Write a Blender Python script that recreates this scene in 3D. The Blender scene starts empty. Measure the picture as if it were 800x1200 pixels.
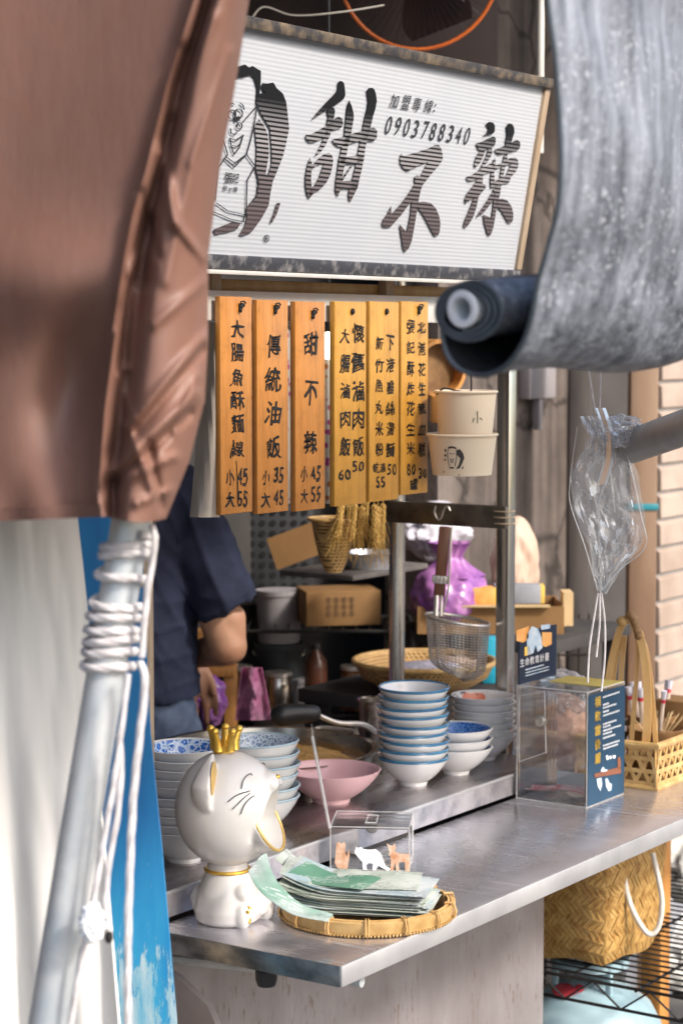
import bpy, bmesh, math, random
from mathutils import Vector, Matrix, noise as mn
from mathutils.geometry import tessellate_polygon
R = math.radians
random.seed(7)
SC = bpy.context.scene
COL = SC.collection

# ------------------------------------------------------------------ camera
F = 2500.0; CX, CY = 400.0, 600.0; VPX, HY = 2100.0, 395.0
PITCH = math.atan((CY-HY)/F)
AZ = math.atan((VPX-CX)/math.hypot(F, CY-HY))
FH = Vector((math.cos(AZ), math.sin(AZ), 0)); RT = Vector((math.sin(AZ), -math.cos(AZ), 0)); UZ = Vector((0, 0, 1))
FW = FH*math.cos(PITCH) - UZ*math.sin(PITCH); UP = FH*math.sin(PITCH) + UZ*math.cos(PITCH)
def ray(x, y): return FW*F + RT*(x-CX) - UP*(y-CY)
_d = ray(413.7, 1127); CAM = Vector((0, 0, .8)) - _d/_d.dot(FH)*2.9
def Pz(x, y, z): d = ray(x, y); return CAM + d*((z-CAM.z)/d.z)
def Py(x, y, Y): d = ray(x, y); return CAM + d*((Y-CAM.y)/d.y)
def Px(x, y, X): d = ray(x, y); return CAM + d*((X-CAM.x)/d.x)
def Pd(x, y, D): d = ray(x, y); return CAM + d*(D/d.dot(FH))
def Ppl(x, y, o, n): d = ray(x, y); return CAM + d*((o-CAM).dot(n)/d.dot(n))
cd = bpy.data.cameras.new('camera'); cam = bpy.data.objects.new('camera', cd); COL.objects.link(cam)
cam.matrix_world = Matrix(((RT.x, UP.x, -FW.x, CAM.x), (RT.y, UP.y, -FW.y, CAM.y), (RT.z, UP.z, -FW.z, CAM.z), (0, 0, 0, 1)))
cd.sensor_fit = 'VERTICAL'; cd.sensor_height = 36; cd.lens = F*36/1200; cd.clip_end = 500; cd.clip_start = .05
cd.dof.use_dof = True; cd.dof.focus_distance = 3.35; cd.dof.aperture_fstop = 5.0; cd.dof.aperture_blades = 8
SC.camera = cam
# ------------------------------------------------------------------ light
W = bpy.data.worlds.new('World'); SC.world = W; W.use_nodes = True
SUN = Vector((-.04, -.77, .63)).normalized()          # towards the sun
nt = W.node_tree; bg = nt.nodes['Background']; sky = nt.nodes.new('ShaderNodeTexSky'); sky.sky_type = 'NISHITA'
sky.sun_disc = False; sky.sun_elevation = math.asin(SUN.z); sky.sun_rotation = math.atan2(SUN.x, SUN.y); sky.air_density = 1.0; sky.dust_density = 3.0
nt.links.new(sky.outputs[0], bg.inputs[0]); bg.inputs[1].default_value = .14
sl = bpy.data.lights.new('sun', 'SUN'); sl.energy = 1.75; sl.angle = R(9); sl.color = (1, .95, .88)
so = bpy.data.objects.new('sun', sl); COL.objects.link(so); so.rotation_euler = SUN.to_track_quat('Z', 'Y').to_euler()
SC.view_settings.view_transform = 'Standard'; SC.view_settings.look = 'None'; SC.view_settings.gamma = 1
SC.view_settings.use_curve_mapping = False; SC.view_settings.exposure = 1.12
SC.cycles.max_bounces = 10; SC.cycles.transparent_max_bounces = 24

# ------------------------------------------------------------------ materials
def nodes(name):
    m = bpy.data.materials.new(name); m.use_nodes = True; t = m.node_tree
    return m, t, t.nodes['Principled BSDF']
def mix_col(t, fac, a, b, mode='MIX'):
    n = t.nodes.new('ShaderNodeMix'); n.data_type = 'RGBA'; n.blend_type = mode
    for i, v in ((0, fac), (6, a), (7, b)):
        if hasattr(v, 'node'): t.links.new(v, n.inputs[i])
        else: n.inputs[i].default_value = v if i == 0 else (*v[:3], 1)
    return n.outputs[2]
def coord(t, stretch=(1, 1, 1), rot=(0, 0, 0)):
    c = t.nodes.new('ShaderNodeTexCoord'); mp = t.nodes.new('ShaderNodeMapping')
    mp.inputs['Scale'].default_value = stretch; mp.inputs['Rotation'].default_value = rot
    t.links.new(c.outputs['Object'], mp.inputs[0]); return mp.outputs[0]
def ntex(t, vec, scale, detail=4, rough=.55):
    n = t.nodes.new('ShaderNodeTexNoise'); n.inputs['Scale'].default_value = scale; n.inputs['Detail'].default_value = detail
    n.inputs['Roughness'].default_value = rough; t.links.new(vec, n.inputs['Vector']); return n.outputs[0]
def ramp(t, fac, stops):
    r = t.nodes.new('ShaderNodeValToRGB'); e = r.color_ramp.elements
    while len(e) < len(stops): e.new(.5)
    for i, (p, c) in enumerate(stops):
        e[i].position = p; e[i].color = (*c[:3], 1) if not isinstance(c, (int, float)) else (c, c, c, 1)
    t.links.new(fac, r.inputs[0]); return r.outputs[0]
def bump(t, b, h, strength, dist=.002):
    n = t.nodes.new('ShaderNodeBump'); n.inputs['Strength'].default_value = strength; n.inputs['Distance'].default_value = dist
    t.links.new(h, n.inputs['Height']); t.links.new(n.outputs[0], b.inputs['Normal'])
def M(name, c1, c2=None, rough=.5, metal=0, scale=12, stretch=(1, 1, 1), lo=.35, hi=.65, bmp=0, bscale=None, bstretch=None, bdist=.002, coat=0, spec=.5, trans=0, rvar=0, sss=0, detail=5, alpha=1):
    m, t, b = nodes(name)
    b.inputs['Roughness'].default_value = rough; b.inputs['Metallic'].default_value = metal
    b.inputs['Specular IOR Level'].default_value = spec; b.inputs['Coat Weight'].default_value = coat
    b.inputs['Transmission Weight'].default_value = trans; b.inputs['Alpha'].default_value = alpha
    if sss: b.inputs['Subsurface Weight'].default_value = sss; b.inputs['Subsurface Radius'].default_value = (.02, .008, .004); b.inputs['Subsurface Scale'].default_value = .5
    v = coord(t, stretch)
    f = ntex(t, v, scale, detail)
    t.links.new(ramp(t, f, [(lo, c1), (hi, c2 or c1)]), b.inputs['Base Color'])
    if rvar: t.links.new(ramp(t, ntex(t, v, scale*.7, 5), [(.3, max(0, rough-rvar)), (.7, min(1, rough+rvar))]), b.inputs['Roughness'])
    if bmp: bump(t, b, ntex(t, coord(t, bstretch or stretch), bscale or scale*3, 6), bmp, bdist)
    return m
def wave_mat(name, c1, c2, scale, direction='Z', rough=.6, metal=0, dist=0, bmp=.5, bdist=.003, prof='SIN', noise_amt=.25):
    m, t, b = nodes(name); b.inputs['Roughness'].default_value = rough; b.inputs['Metallic'].default_value = metal
    v = coord(t); w = t.nodes.new('ShaderNodeTexWave'); w.bands_direction = direction; w.wave_profile = prof
    w.inputs['Scale'].default_value = scale; w.inputs['Distortion'].default_value = dist; w.inputs['Detail'].default_value = 2; t.links.new(v, w.inputs['Vector'])
    base = ramp(t, w.outputs[1], [(.15, c1), (.85, c2)])
    n = ramp(t, ntex(t, v, 14, 6), [(.3, 1-noise_amt), (.7, 1)])
    t.links.new(mix_col(t, 1.0, base, n, 'MULTIPLY'), b.inputs['Base Color'])
    if bmp: bump(t, b, w.outputs[1], bmp, bdist)
    return m
def wood_mat(name, c1, c2, axis='Z', rough=.45, scale=9, coat=0):
    m, t, b = nodes(name); b.inputs['Roughness'].default_value = rough; b.inputs['Coat Weight'].default_value = coat
    st = {'Z': (6, 6, .35), 'X': (.35, 6, 6), 'Y': (6, .35, 6)}[axis]
    v = coord(t, st); f = ntex(t, v, scale, 6, .6); g = ntex(t, v, scale*5, 3)
    base = ramp(t, f, [(.3, c1), (.5, c2), (.72, c1)])
    gr = ramp(t, ntex(t, coord(t), 26, 7, .7), [(.30, .62), (.52, 1.)]); base = mix_col(t, .8, base, gr, 'MULTIPLY')
    t.links.new(mix_col(t, .25, base, ramp(t, g, [(.35, tuple(x*.45 for x in c1)), (.6, c2)])), b.inputs['Base Color'])
    bump(t, b, g, .15, .001)
    return m
def clear_mat(name, tint=(.97, .98, .98), white=.03, gloss_boost=1.0, rough=.03, edge=0.):
    m = bpy.data.materials.new(name); m.use_nodes = True; t = m.node_tree; t.nodes.remove(t.nodes['Principled BSDF']); out = t.nodes['Material Output']
    tr = t.nodes.new('ShaderNodeBsdfTransparent'); tr.inputs[0].default_value = (*tint, 1)
    gl = t.nodes.new('ShaderNodeBsdfGlossy'); gl.inputs['Roughness'].default_value = rough; gl.inputs[0].default_value = (1, 1, 1, 1)
    df = t.nodes.new('ShaderNodeBsdfDiffuse'); df.inputs[0].default_value = (.85, .87, .9, 1)
    fr = t.nodes.new('ShaderNodeFresnel'); fr.inputs[0].default_value = 1.49
    mu = t.nodes.new('ShaderNodeMath'); mu.operation = 'MULTIPLY'; mu.inputs[1].default_value = gloss_boost; mu.use_clamp = True; t.links.new(fr.outputs[0], mu.inputs[0])
    m1 = t.nodes.new('ShaderNodeMixShader'); m2 = t.nodes.new('ShaderNodeMixShader')
    m1.inputs[0].default_value = white
    if edge:
        lw = t.nodes.new('ShaderNodeLayerWeight'); lw.inputs[0].default_value = .35
        ml = t.nodes.new('ShaderNodeMath'); ml.operation = 'MULTIPLY_ADD'; ml.inputs[1].default_value = edge; ml.inputs[2].default_value = white; t.links.new(lw.outputs['Facing'], ml.inputs[0]); t.links.new(ml.outputs[0], m1.inputs[0])
    t.links.new(tr.outputs[0], m1.inputs[1]); t.links.new(df.outputs[0], m1.inputs[2])
    t.links.new(mu.outputs[0], m2.inputs[0]); t.links.new(m1.outputs[0], m2.inputs[1]); t.links.new(gl.outputs[0], m2.inputs[2])
    t.links.new(m2.outputs[0], out.inputs[0]); return m
def steel(name, c1, c2, rough=.3, stretch=(1, 12, 12), scale=6, bmp=.05):
    return M(name, c1, c2, rough=rough, metal=1, scale=scale, stretch=stretch, bmp=bmp, bscale=25, rvar=.1)

MAT = {}
def steel_top_mat():
    m, t, b = nodes('worn_steel_top'); b.inputs['Metallic'].default_value = .85; v = coord(t)
    base = ramp(t, ntex(t, coord(t, (1.5, 4, 4)), 3, 3), [(.25, (.60, .585, .625)), (.75, (.70, .685, .72))])
    sm = ramp(t, ntex(t, v, 7, 7, .65), [(.35, .80), (.6, 1.)]); base = mix_col(t, 1, base, sm, 'MULTIPLY')
    scr = None
    for r_, st in ((.5, (70, 1.2, 1)), (-.7, (90, 1.0, 1)), (1.3, (60, 1.6, 1))):
        f = ramp(t, ntex(t, coord(t, st, (0, 0, r_)), 2.2, 2), [(.66, 0.), (.70, 1.)])
        if scr is None: scr = f
        else:
            mx = t.nodes.new('ShaderNodeMath'); mx.operation = 'MAXIMUM'; t.links.new(scr, mx.inputs[0]); t.links.new(f, mx.inputs[1]); scr = mx.outputs[0]
    k = t.nodes.new('ShaderNodeMath'); k.operation = 'MULTIPLY'; k.inputs[1].default_value = .35; t.links.new(scr, k.inputs[0])
    t.links.new(mix_col(t, k.outputs[0], base, (.86, .85, .87)), b.inputs['Base Color'])
    rg = ramp(t, ntex(t, v, 5, 6, .6), [(.3, .18), (.7, .36)]); mm = t.nodes.new('ShaderNodeMath'); mm.operation = 'MULTIPLY_ADD'; mm.inputs[1].default_value = .5; t.links.new(k.outputs[0], mm.inputs[0]); t.links.new(rg, mm.inputs[2]); t.links.new(mm.outputs[0], b.inputs['Roughness'])
    bump(t, b, ntex(t, v, 4, 2), .12, .004); return m
MAT['steel_top'] = steel_top_mat()
MAT['steel_edge'] = M('steel_edge', (.50, .49, .50), (.66, .65, .65), rough=.35, metal=.6, scale=8, bmp=.03, rvar=.08)
MAT['steel_step'] = M('stained_steel_step', (.36, .34, .36), (.60, .57, .58), rough=.42, metal=.8, scale=30, lo=.3, hi=.55, bmp=.15, rvar=.12)
MAT['steel_tube'] = steel('steel_tube', (.55, .52, .48), (.70, .67, .62), .22, (8, 8, 1), 5)
MAT['steel_dark'] = M('dark_steel', (.10, .085, .07), (.22, .19, .15), rough=.45, metal=.85, scale=18, bmp=.1)  # crossbar's shaded look is put into the steel colour
MAT['wire'] = M('wire_steel', (.52, .47, .42), (.68, .63, .58), rough=.3, metal=.65, scale=30)
MAT['pan'] = steel('pan_steel', (.42, .38, .34), (.58, .52, .46), .25, (1, 1, 6), 6)
# front panel: stained steel sheet with rust streaks
def panel_mat():
    m, t, b = nodes('rust_streaked_panel'); b.inputs['Roughness'].default_value = .5; b.inputs['Metallic'].default_value = .35
    base = ramp(t, ntex(t, coord(t, (1.6, 1, 1)), 5, 7), [(.3, (.25, .215, .21)), (.7, (.37, .335, .335))])
    fine = ramp(t, ntex(t, coord(t, (40, 1, 2)), 3, 3), [(.3, .92), (.7, 1.0)])
    base = mix_col(t, 1, base, fine, 'MULTIPLY')
    f1 = ramp(t, ntex(t, coord(t, (12, 1, 3.2)), 9, 6, .7), [(.555, 0.), (.62, 1.)])
    f2 = ramp(t, ntex(t, coord(t, (9, 1, .4)), 3, 2), [(.44, 0.), (.56, 1.)])
    mm = t.nodes.new('ShaderNodeMath'); mm.operation = 'MULTIPLY'; t.links.new(f1, mm.inputs[0]); t.links.new(f2, mm.inputs[1])
    m3 = t.nodes.new('ShaderNodeMath'); m3.operation = 'MULTIPLY'; m3.inputs[1].default_value = .6; t.links.new(mm.outputs[0], m3.inputs[0])
    t.links.new(mix_col(t, m3.outputs[0], base, (.17, .10, .065)), b.inputs['Base Color'])
    bump(t, b, f1, .1, .001); return m
MAT['panel'] = panel_mat()
def tarp_mat():
    m, t, b = nodes('brown_vinyl'); v = coord(t); b.inputs['Specular IOR Level'].default_value = .4
    base = ramp(t, ntex(t, coord(t, (1, 1, .45)), 4, 7, .6), [(.3, (.175, .088, .064)), (.7, (.230, .120, .088))])
    dust = ramp(t, ntex(t, v, 30, 6, .7), [(.45, (1, 1, 1)), (.75, (1.0, .93, .88))]); t.links.new(mix_col(t, 1, base, dust, 'MULTIPLY'), b.inputs['Base Color'])
    t.links.new(ramp(t, ntex(t, v, 9, 5), [(.3, .42), (.7, .62)]), b.inputs['Roughness'])
    a = ntex(t, coord(t, (1, 1, .30), (0, .25, 0)), 16, 4, .6); c = ntex(t, v, 420, 1)
    b1 = t.nodes.new('ShaderNodeBump'); b1.inputs['Strength'].default_value = .35; b1.inputs['Distance'].default_value = .006; t.links.new(a, b1.inputs['Height'])
    b2 = t.nodes.new('ShaderNodeBump'); b2.inputs['Strength'].default_value = .25; b2.inputs['Distance'].default_value = .0006; t.links.new(c, b2.inputs['Height']); t.links.new(b1.outputs[0], b2.inputs['Normal']); t.links.new(b2.outputs[0], b.inputs['Normal']); return m
MAT['tarp'] = tarp_mat()
MAT['tarp_hem'] = M('brown_hem', (.15, .075, .055), (.19, .095, .07), rough=.5, scale=30, bmp=.4, bscale=120)
MAT['galv'] = M('weathered_galvanised', (.46, .50, .53), (.66, .67, .66), rough=.42, metal=.35, scale=14, bmp=.15, bscale=60, rvar=.1)
MAT['cream'] = M('cream_sheet', (.60, .585, .56), (.70, .685, .66), rough=.55, scale=4, stretch=(1, 1, .4), bmp=.08, bscale=20)
def blue_mat():
    m, t, b = nodes('peeling_blue_paint'); b.inputs['Roughness'].default_value = .5
    v = coord(t); sx = t.nodes.new('ShaderNodeSeparateXYZ'); t.links.new(v, sx.inputs[0])
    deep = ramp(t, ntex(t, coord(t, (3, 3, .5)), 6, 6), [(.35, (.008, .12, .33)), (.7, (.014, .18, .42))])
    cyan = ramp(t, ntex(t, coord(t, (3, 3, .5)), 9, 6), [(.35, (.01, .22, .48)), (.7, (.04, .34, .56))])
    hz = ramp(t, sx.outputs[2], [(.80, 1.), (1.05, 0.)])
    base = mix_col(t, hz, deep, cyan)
    pale = ramp(t, ntex(t, coord(t, (6, 6, 1)), 14, 8, .7), [(.32, (.08, .36, .54)), (.55, (.30, .48, .57)), (.75, (.58, .63, .65))])
    ad = t.nodes.new('ShaderNodeMath'); ad.operation = 'MULTIPLY_ADD'; ad.inputs[1].default_value = -.9; ad.inputs[2].default_value = .78; t.links.new(sx.outputs[2], ad.inputs[0])
    a2 = t.nodes.new('ShaderNodeMath'); a2.operation = 'ADD'; t.links.new(ad.outputs[0], a2.inputs[0]); t.links.new(ntex(t, coord(t, (4.5, 4.5, .8)), 9, 9, .75), a2.inputs[1])
    f = ramp(t, a2.outputs[0], [(.595, 0.), (.61, 1.)])
    sc2 = ramp(t, ntex(t, coord(t, (4, 4, 1.4)), 26, 6, .7), [(.70, 0.), (.72, .7)])
    t.links.new(mix_col(t, sc2, mix_col(t, f, base, pale), (.40, .55, .64)), b.inputs['Base Color']); bump(t, b, f, .4, .002); return m
MAT['blue'] = blue_mat()
MAT['rope'] = M('white_rope', (.50, .465, .46), (.66, .63, .63), rough=.9, scale=60, bmp=.5, bscale=220, bdist=.001)
MAT['tuft'] = M('frayed_white', (.7, .72, .75), (.85, .87, .9), rough=.9, scale=40, bmp=.6, bscale=90)
MAT['frame_rust'] = M('rusty_sign_frame', (.055, .05, .05), (.26, .19, .12), rough=.6, metal=.4, scale=45, lo=.42, hi=.72, bmp=.3, stretch=(1, 1, 1))
MAT['frame_dark'] = M('worn_black_frame', (.045, .045, .052), (.30, .28, .27), rough=.5, scale=55, lo=.5, hi=.75, bmp=.2)
MAT['lath'] = M('pale_lath', (.34, .24, .15), (.50, .38, .26), rough=.55, scale=20, stretch=(1, 1, .3), bmp=.15)
MAT['sign_white'] = M('corrugated_white_plastic', (.47, .485, .51), (.51, .52, .54), rough=.35, scale=3, bmp=.02)
MAT['rail'] = M('white_rail', (.58, .54, .48), (.70, .67, .62), rough=.5, scale=8, bmp=.05)
def sign_ink():  # ridge glints and their fade downwards are painted into the letter colour
    m, t, b = nodes('sign_ink'); b.inputs['Roughness'].default_value = .6; b.inputs['Specular IOR Level'].default_value = .2
    v = coord(t); sx = t.nodes.new('ShaderNodeSeparateXYZ'); t.links.new(v, sx.inputs[0])
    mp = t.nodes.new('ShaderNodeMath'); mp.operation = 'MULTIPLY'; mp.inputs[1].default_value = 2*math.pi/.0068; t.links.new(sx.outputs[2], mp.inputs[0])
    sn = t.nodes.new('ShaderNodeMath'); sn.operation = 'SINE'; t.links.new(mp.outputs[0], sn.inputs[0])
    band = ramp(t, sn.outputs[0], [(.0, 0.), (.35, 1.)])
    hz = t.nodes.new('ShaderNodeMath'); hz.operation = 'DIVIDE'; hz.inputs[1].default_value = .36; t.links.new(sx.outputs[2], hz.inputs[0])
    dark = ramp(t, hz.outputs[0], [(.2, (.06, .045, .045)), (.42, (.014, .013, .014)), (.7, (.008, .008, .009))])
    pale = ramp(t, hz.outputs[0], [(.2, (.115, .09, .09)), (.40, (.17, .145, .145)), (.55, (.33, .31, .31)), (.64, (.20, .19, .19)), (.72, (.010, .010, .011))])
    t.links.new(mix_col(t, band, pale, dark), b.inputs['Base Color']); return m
MAT['sign_ink'] = sign_ink()
MAT['ink'] = M('black_ink', (.012, .012, .014), (.03, .03, .032), rough=.5)
MAT['ink_line'] = M('thin_black_ink', (.02, .02, .022), rough=.5)
MAT['plank_orange'] = wood_mat('orange_varnished_board', (.47, .170, .027), (.57, .235, .05), 'Z', .4, 5, .15)
MAT['plank_yellow'] = wood_mat('yellow_varnished_board', (.55, .245, .026), (.63, .315, .052), 'Z', .4, 5, .15)
MAT['cord'] = M('black_cord', (.012, .012, .012), rough=.8)
MAT['paper_cup'] = M('cream_paper', (.78, .64, .47), (.82, .70, .53), rough=.5, scale=4)
MAT['emblem'] = M('printed_dark', (.05, .045, .04), rough=.6)
MAT['bowl_white'] = M('glazed_white', (.64, .63, .615), (.71, .70, .685), rough=.16, scale=6, coat=.4)
MAT['bowl_blue_rim'] = M('blue_glaze', (.03, .13, .25), (.06, .22, .36), rough=.15, coat=.4, scale=20)
MAT['bowl_grey_rim'] = M('greyblue_glaze', (.34, .45, .50), (.44, .55, .60), rough=.18, coat=.4, scale=20)
def pattern(name, ca, cb, sc):
    m, t, b = nodes(name); b.inputs['Roughness'].default_value = .15; b.inputs['Coat Weight'].default_value = .4
    v = coord(t); vo = t.nodes.new('ShaderNodeTexVoronoi'); vo.feature = 'DISTANCE_TO_EDGE'; vo.inputs['Scale'].default_value = sc; t.links.new(v, vo.inputs['Vector'])
    w = ntex(t, v, sc*1.6, 3); f = ramp(t, vo.outputs[0], [(.06, 1.), (.12, 0.)]); g = ramp(t, w, [(.52, 0.), (.58, .8)])
    mx = t.nodes.new('ShaderNodeMath'); mx.operation = 'MAXIMUM'; t.links.new(f, mx.inputs[0]); t.links.new(g, mx.inputs[1])
    t.links.new(mix_col(t, mx.outputs[0], ca, cb), b.inputs['Base Color']); return m
MAT['pat_blue'] = pattern('blue_pattern_glaze', (.02, .12, .42), (.50, .60, .70), 85)
MAT['pat_pale'] = pattern('pale_lattice_glaze', (.16, .24, .34), (.60, .66, .70), 110)
MAT['pat_deep'] = pattern('deep_blue_glaze', (.01, .09, .35), (.14, .28, .55), 150)
def spot_mat():
    m, t, b = nodes('spotted_glaze'); b.inputs['Roughness'].default_value = .2; v = coord(t)
    f = ramp(t, ntex(t, v, 55, 2), [(.56, 0.), (.60, 1.)]); g = ramp(t, ntex(t, v, 16, 1), [(.60, 0.), (.63, 1.)])
    c = mix_col(t, g, (.72, .68, .62), (.66, .16, .06)); t.links.new(mix_col(t, f, c, (.05, .03, .03)), b.inputs['Base Color']); return m
MAT['pat_spot'] = spot_mat()
MAT['pink_bowl'] = M('matt_pink_glaze', (.60, .36, .37), (.66, .41, .42), rough=.3, scale=5, coat=.2)
MAT['cat_white'] = M('ivory_glaze', (.62, .595, .565), (.70, .67, .64), rough=.28, scale=5, coat=.35, bmp=.02)
MAT['gold'] = M('gold_paint', (.72, .42, .06), (.85, .56, .12), rough=.28, metal=.75, scale=15)
MAT['gold_flat'] = M('gold_line', (.60, .38, .10), (.70, .46, .15), rough=.35, metal=.5, scale=15)
MAT['acrylic'] = clear_mat('clear_acrylic', (.99, .992, .992), .028, .8)
MAT['acrylic_edge'] = M('acrylic_edge', (.62, .60, .57), (.74, .72, .70), rough=.25, scale=20, alpha=.45)
MAT['plastic'] = clear_mat('clear_plastic_film', (.97, .975, .985), .15, .75, .3, .30)
MAT['poster_navy'] = M('navy_print', (.008, .033, .066), (.012, .05, .095), rough=.35, scale=6)
MAT['poster_dark'] = M('dark_navy_print', (.008, .016, .04), (.015, .03, .06), rough=.3, scale=6)
MAT['yellow_print'] = M('yellow_print', (.80, .50, .06), (.84, .56, .12), rough=.5)
MAT['white_print'] = M('white_print', (.78, .78, .78), (.84, .84, .84), rough=.5)
MAT['brown_print'] = M('brown_print', (.17, .06, .03), (.22, .08, .04), rough=.5)
MAT['orange_print'] = M('orange_print', (.75, .30, .06), (.82, .45, .16), rough=.5, scale=30)
MAT['bluegrey_print'] = M('bluegrey_print', (.35, .48, .62), (.60, .66, .70), rough=.5, scale=60)
MAT['ginger'] = M('ginger_fur_print', (.52, .24, .11), (.72, .55, .42), rough=.5, scale=60)
MAT['coin'] = M('coin_metal', (.46, .42, .36), (.66, .60, .52), rough=.35, metal=.9, scale=60)
MAT['note_red'] = M('red_banknote', (.70, .14, .15), (.85, .66, .64), rough=.6, scale=45)
MAT['bamboo'] = M('bamboo_strip', (.48, .27, .09), (.62, .39, .16), rough=.45, scale=18, stretch=(1, 1, .3), bmp=.15)
MAT['bamboo_pale'] = M('pale_bamboo', (.42, .25, .085), (.58, .38, .155), rough=.5, scale=40, bmp=.2)
MAT['bamboo_dark'] = M('dark_bamboo', (.15, .075, .025), (.26, .14, .05), rough=.55, scale=30, bmp=.2)
def weave(name, c1, c2, sc, rough=.5, rot=(0, 0, 0)):
    m, t, b = nodes(name); b.inputs['Roughness'].default_value = rough
    v = coord(t, (1, 1, 1), rot); w1 = t.nodes.new('ShaderNodeTexWave'); w2 = t.nodes.new('ShaderNodeTexWave')
    for w, d in ((w1, 'Z'), (w2, 'X')):
        w.bands_direction = d; w.inputs['Scale'].default_value = sc; w.inputs['Distortion'].default_value = .6; t.links.new(v, w.inputs['Vector'])
    mu = t.nodes.new('ShaderNodeMath'); mu.operation = 'MAXIMUM'; t.links.new(w1.outputs[1], mu.inputs[0]); t.links.new(w2.outputs[1], mu.inputs[1])
    base = ramp(t, mu.outputs[0], [(.2, c1), (.85, c2)]); nz = ramp(t, ntex(t, v, 25, 4), [(.3, .7), (.7, 1.)])
    t.links.new(mix_col(t, 1, base, nz, 'MULTIPLY'), b.inputs['Base Color']); bump(t, b, mu.outputs[0], .7, .003); return m
MAT['weave'] = weave('woven_bamboo', (.20, .10, .03), (.62, .38, .14), 45)
MAT['weave_floor'] = weave('woven_floor', (.18, .09, .03), (.42, .24, .09), 60)
MAT['rope_handle'] = M('twisted_cotton', (.62, .57, .50), (.76, .72, .66), rough=.8, scale=60, bmp=.5)
def paper_mat(name, tint_a, tint_b, ink, amount):
    """printed sheet: soft tints, blocks of fine text lines and a few picture patches"""
    m, t, b = nodes(name); b.inputs['Roughness'].default_value = .5; v = coord(t, (1, 1, .2), (0, 0, -math.atan2(RT.y, RT.x)))
    base = ramp(t, ntex(t, v, 16, 3), [(.35, tint_a), (.65, tint_b)])
    pic = ramp(t, ntex(t, v, 34, 6, .7), [(.60, 0.), (.66, .55)]); base = mix_col(t, pic, base, tuple(x*.55 for x in tint_a))
    w = t.nodes.new('ShaderNodeTexWave'); w.bands_direction = 'Y'; w.inputs['Scale'].default_value = 70; t.links.new(v, w.inputs['Vector'])
    ln = ramp(t, w.outputs[1], [(.62, 0.), (.70, 1.)]); brk = ramp(t, ntex(t, coord(t, (1, 1, .2), (0, 0, -math.atan2(RT.y, RT.x))), 150, 2), [(.44, 0.), (.5, 1.)])
    vo = t.nodes.new('ShaderNodeTexVoronoi'); vo.distance = 'CHEBYCHEV'; vo.inputs['Scale'].default_value = 24; t.links.new(v, vo.inputs['Vector']); sp = t.nodes.new('ShaderNodeSeparateColor'); t.links.new(vo.outputs['Color'], sp.inputs[0]); blk = ramp(t, sp.outputs[0], [(.45, 0.), (.47, amount)])
    f = ln
    for g in (brk, blk):
        mu = t.nodes.new('ShaderNodeMath'); mu.operation = 'MULTIPLY'; t.links.new(f, mu.inputs[0]); t.links.new(g, mu.inputs[1]); f = mu.outputs[0]
    t.links.new(mix_col(t, f, base, ink), b.inputs['Base Color']); return m
MAT['leaf_a'] = paper_mat('leaflet_print_pale', (.36, .42, .34), (.58, .60, .55), (.10, .13, .10), .8)
MAT['leaf_b'] = paper_mat('leaflet_print_blue', (.28, .40, .43), (.56, .58, .57), (.08, .11, .14), .8)
MAT['leaf_curl'] = paper_mat('leaflet_print_curl', (.12, .28, .19), (.44, .50, .47), (.62, .66, .62), .7)
MAT['leaf_green'] = paper_mat('leaflet_print_green', (.085, .23, .15), (.13, .28, .19), (.60, .64, .60), .9)
MAT['black'] = M('black_plastic', (.012, .012, .013), (.025, .025, .026), rough=.4)
MAT['black_wire'] = M('black_wire', (.014, .013, .013), (.03, .028, .026), rough=.45, metal=.3)
def wall_mat():
    m, t, b = nodes('grimy_concrete'); v = coord(t); b.inputs['Roughness'].default_value = .9
    base = ramp(t, ntex(t, v, 3.2, 9, .65), [(.28, (.075, .058, .05)), (.5, (.15, .12, .105)), (.72, (.24, .20, .18))])
    vo = t.nodes.new('ShaderNodeTexVoronoi'); vo.feature = 'DISTANCE_TO_EDGE'; vo.inputs['Scale'].default_value = 3.4; vo.inputs['Randomness'].default_value = 1
    t.links.new(mix_col(t, .12, v, ntex(t, v, 6, 4)), vo.inputs['Vector']); cr = ramp(t, vo.outputs[0], [(.006, .35), (.03, 1.)])
    st = ramp(t, ntex(t, coord(t, (9, 9, .5)), 2.2, 5), [(.38, .55), (.6, 1.)])
    t.links.new(mix_col(t, 1, mix_col(t, 1, base, cr, 'MULTIPLY'), st, 'MULTIPLY'), b.inputs['Base Color']); bump(t, b, ntex(t, v, 30, 8), .5, .008); return m
MAT['concrete'] = wall_mat()
MAT['dark_wall'] = M('dark_matte', (.018, .016, .016), (.05, .045, .042), rough=.9, scale=3)  # near-black; also paints the darkness of the gap and stall back
MAT['post_dark'] = M('dark_weathered_post', (.055, .048, .045), (.14, .12, .11), rough=.7, scale=9, stretch=(1, 1, .2), bmp=.2)
MAT['post_brown'] = M('brown_weathered_post', (.19, .115, .07), (.33, .22, .145), rough=.65, scale=6, stretch=(1, 1, .25), bmp=.2)
MAT['tile'] = M('cream_tile', (.34, .255, .20), (.45, .355, .29), rough=.5, scale=7, detail=3, bmp=.1, bscale=60)
MAT['grout'] = M('grout', (.36, .34, .325), (.44, .42, .40), rough=.9)
MAT['ground'] = M('asphalt', (.06, .058, .056), (.13, .125, .12), rough=.9, scale=5, bmp=.4, bscale=160, detail=9)
MAT['pvc'] = M('grey_pipe', (.25, .24, .23), (.42, .41, .40), rough=.5, metal=.2, scale=9, bmp=.1)
MAT['teal'] = M('teal_tape', (.02, .22, .27), rough=.5)
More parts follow.
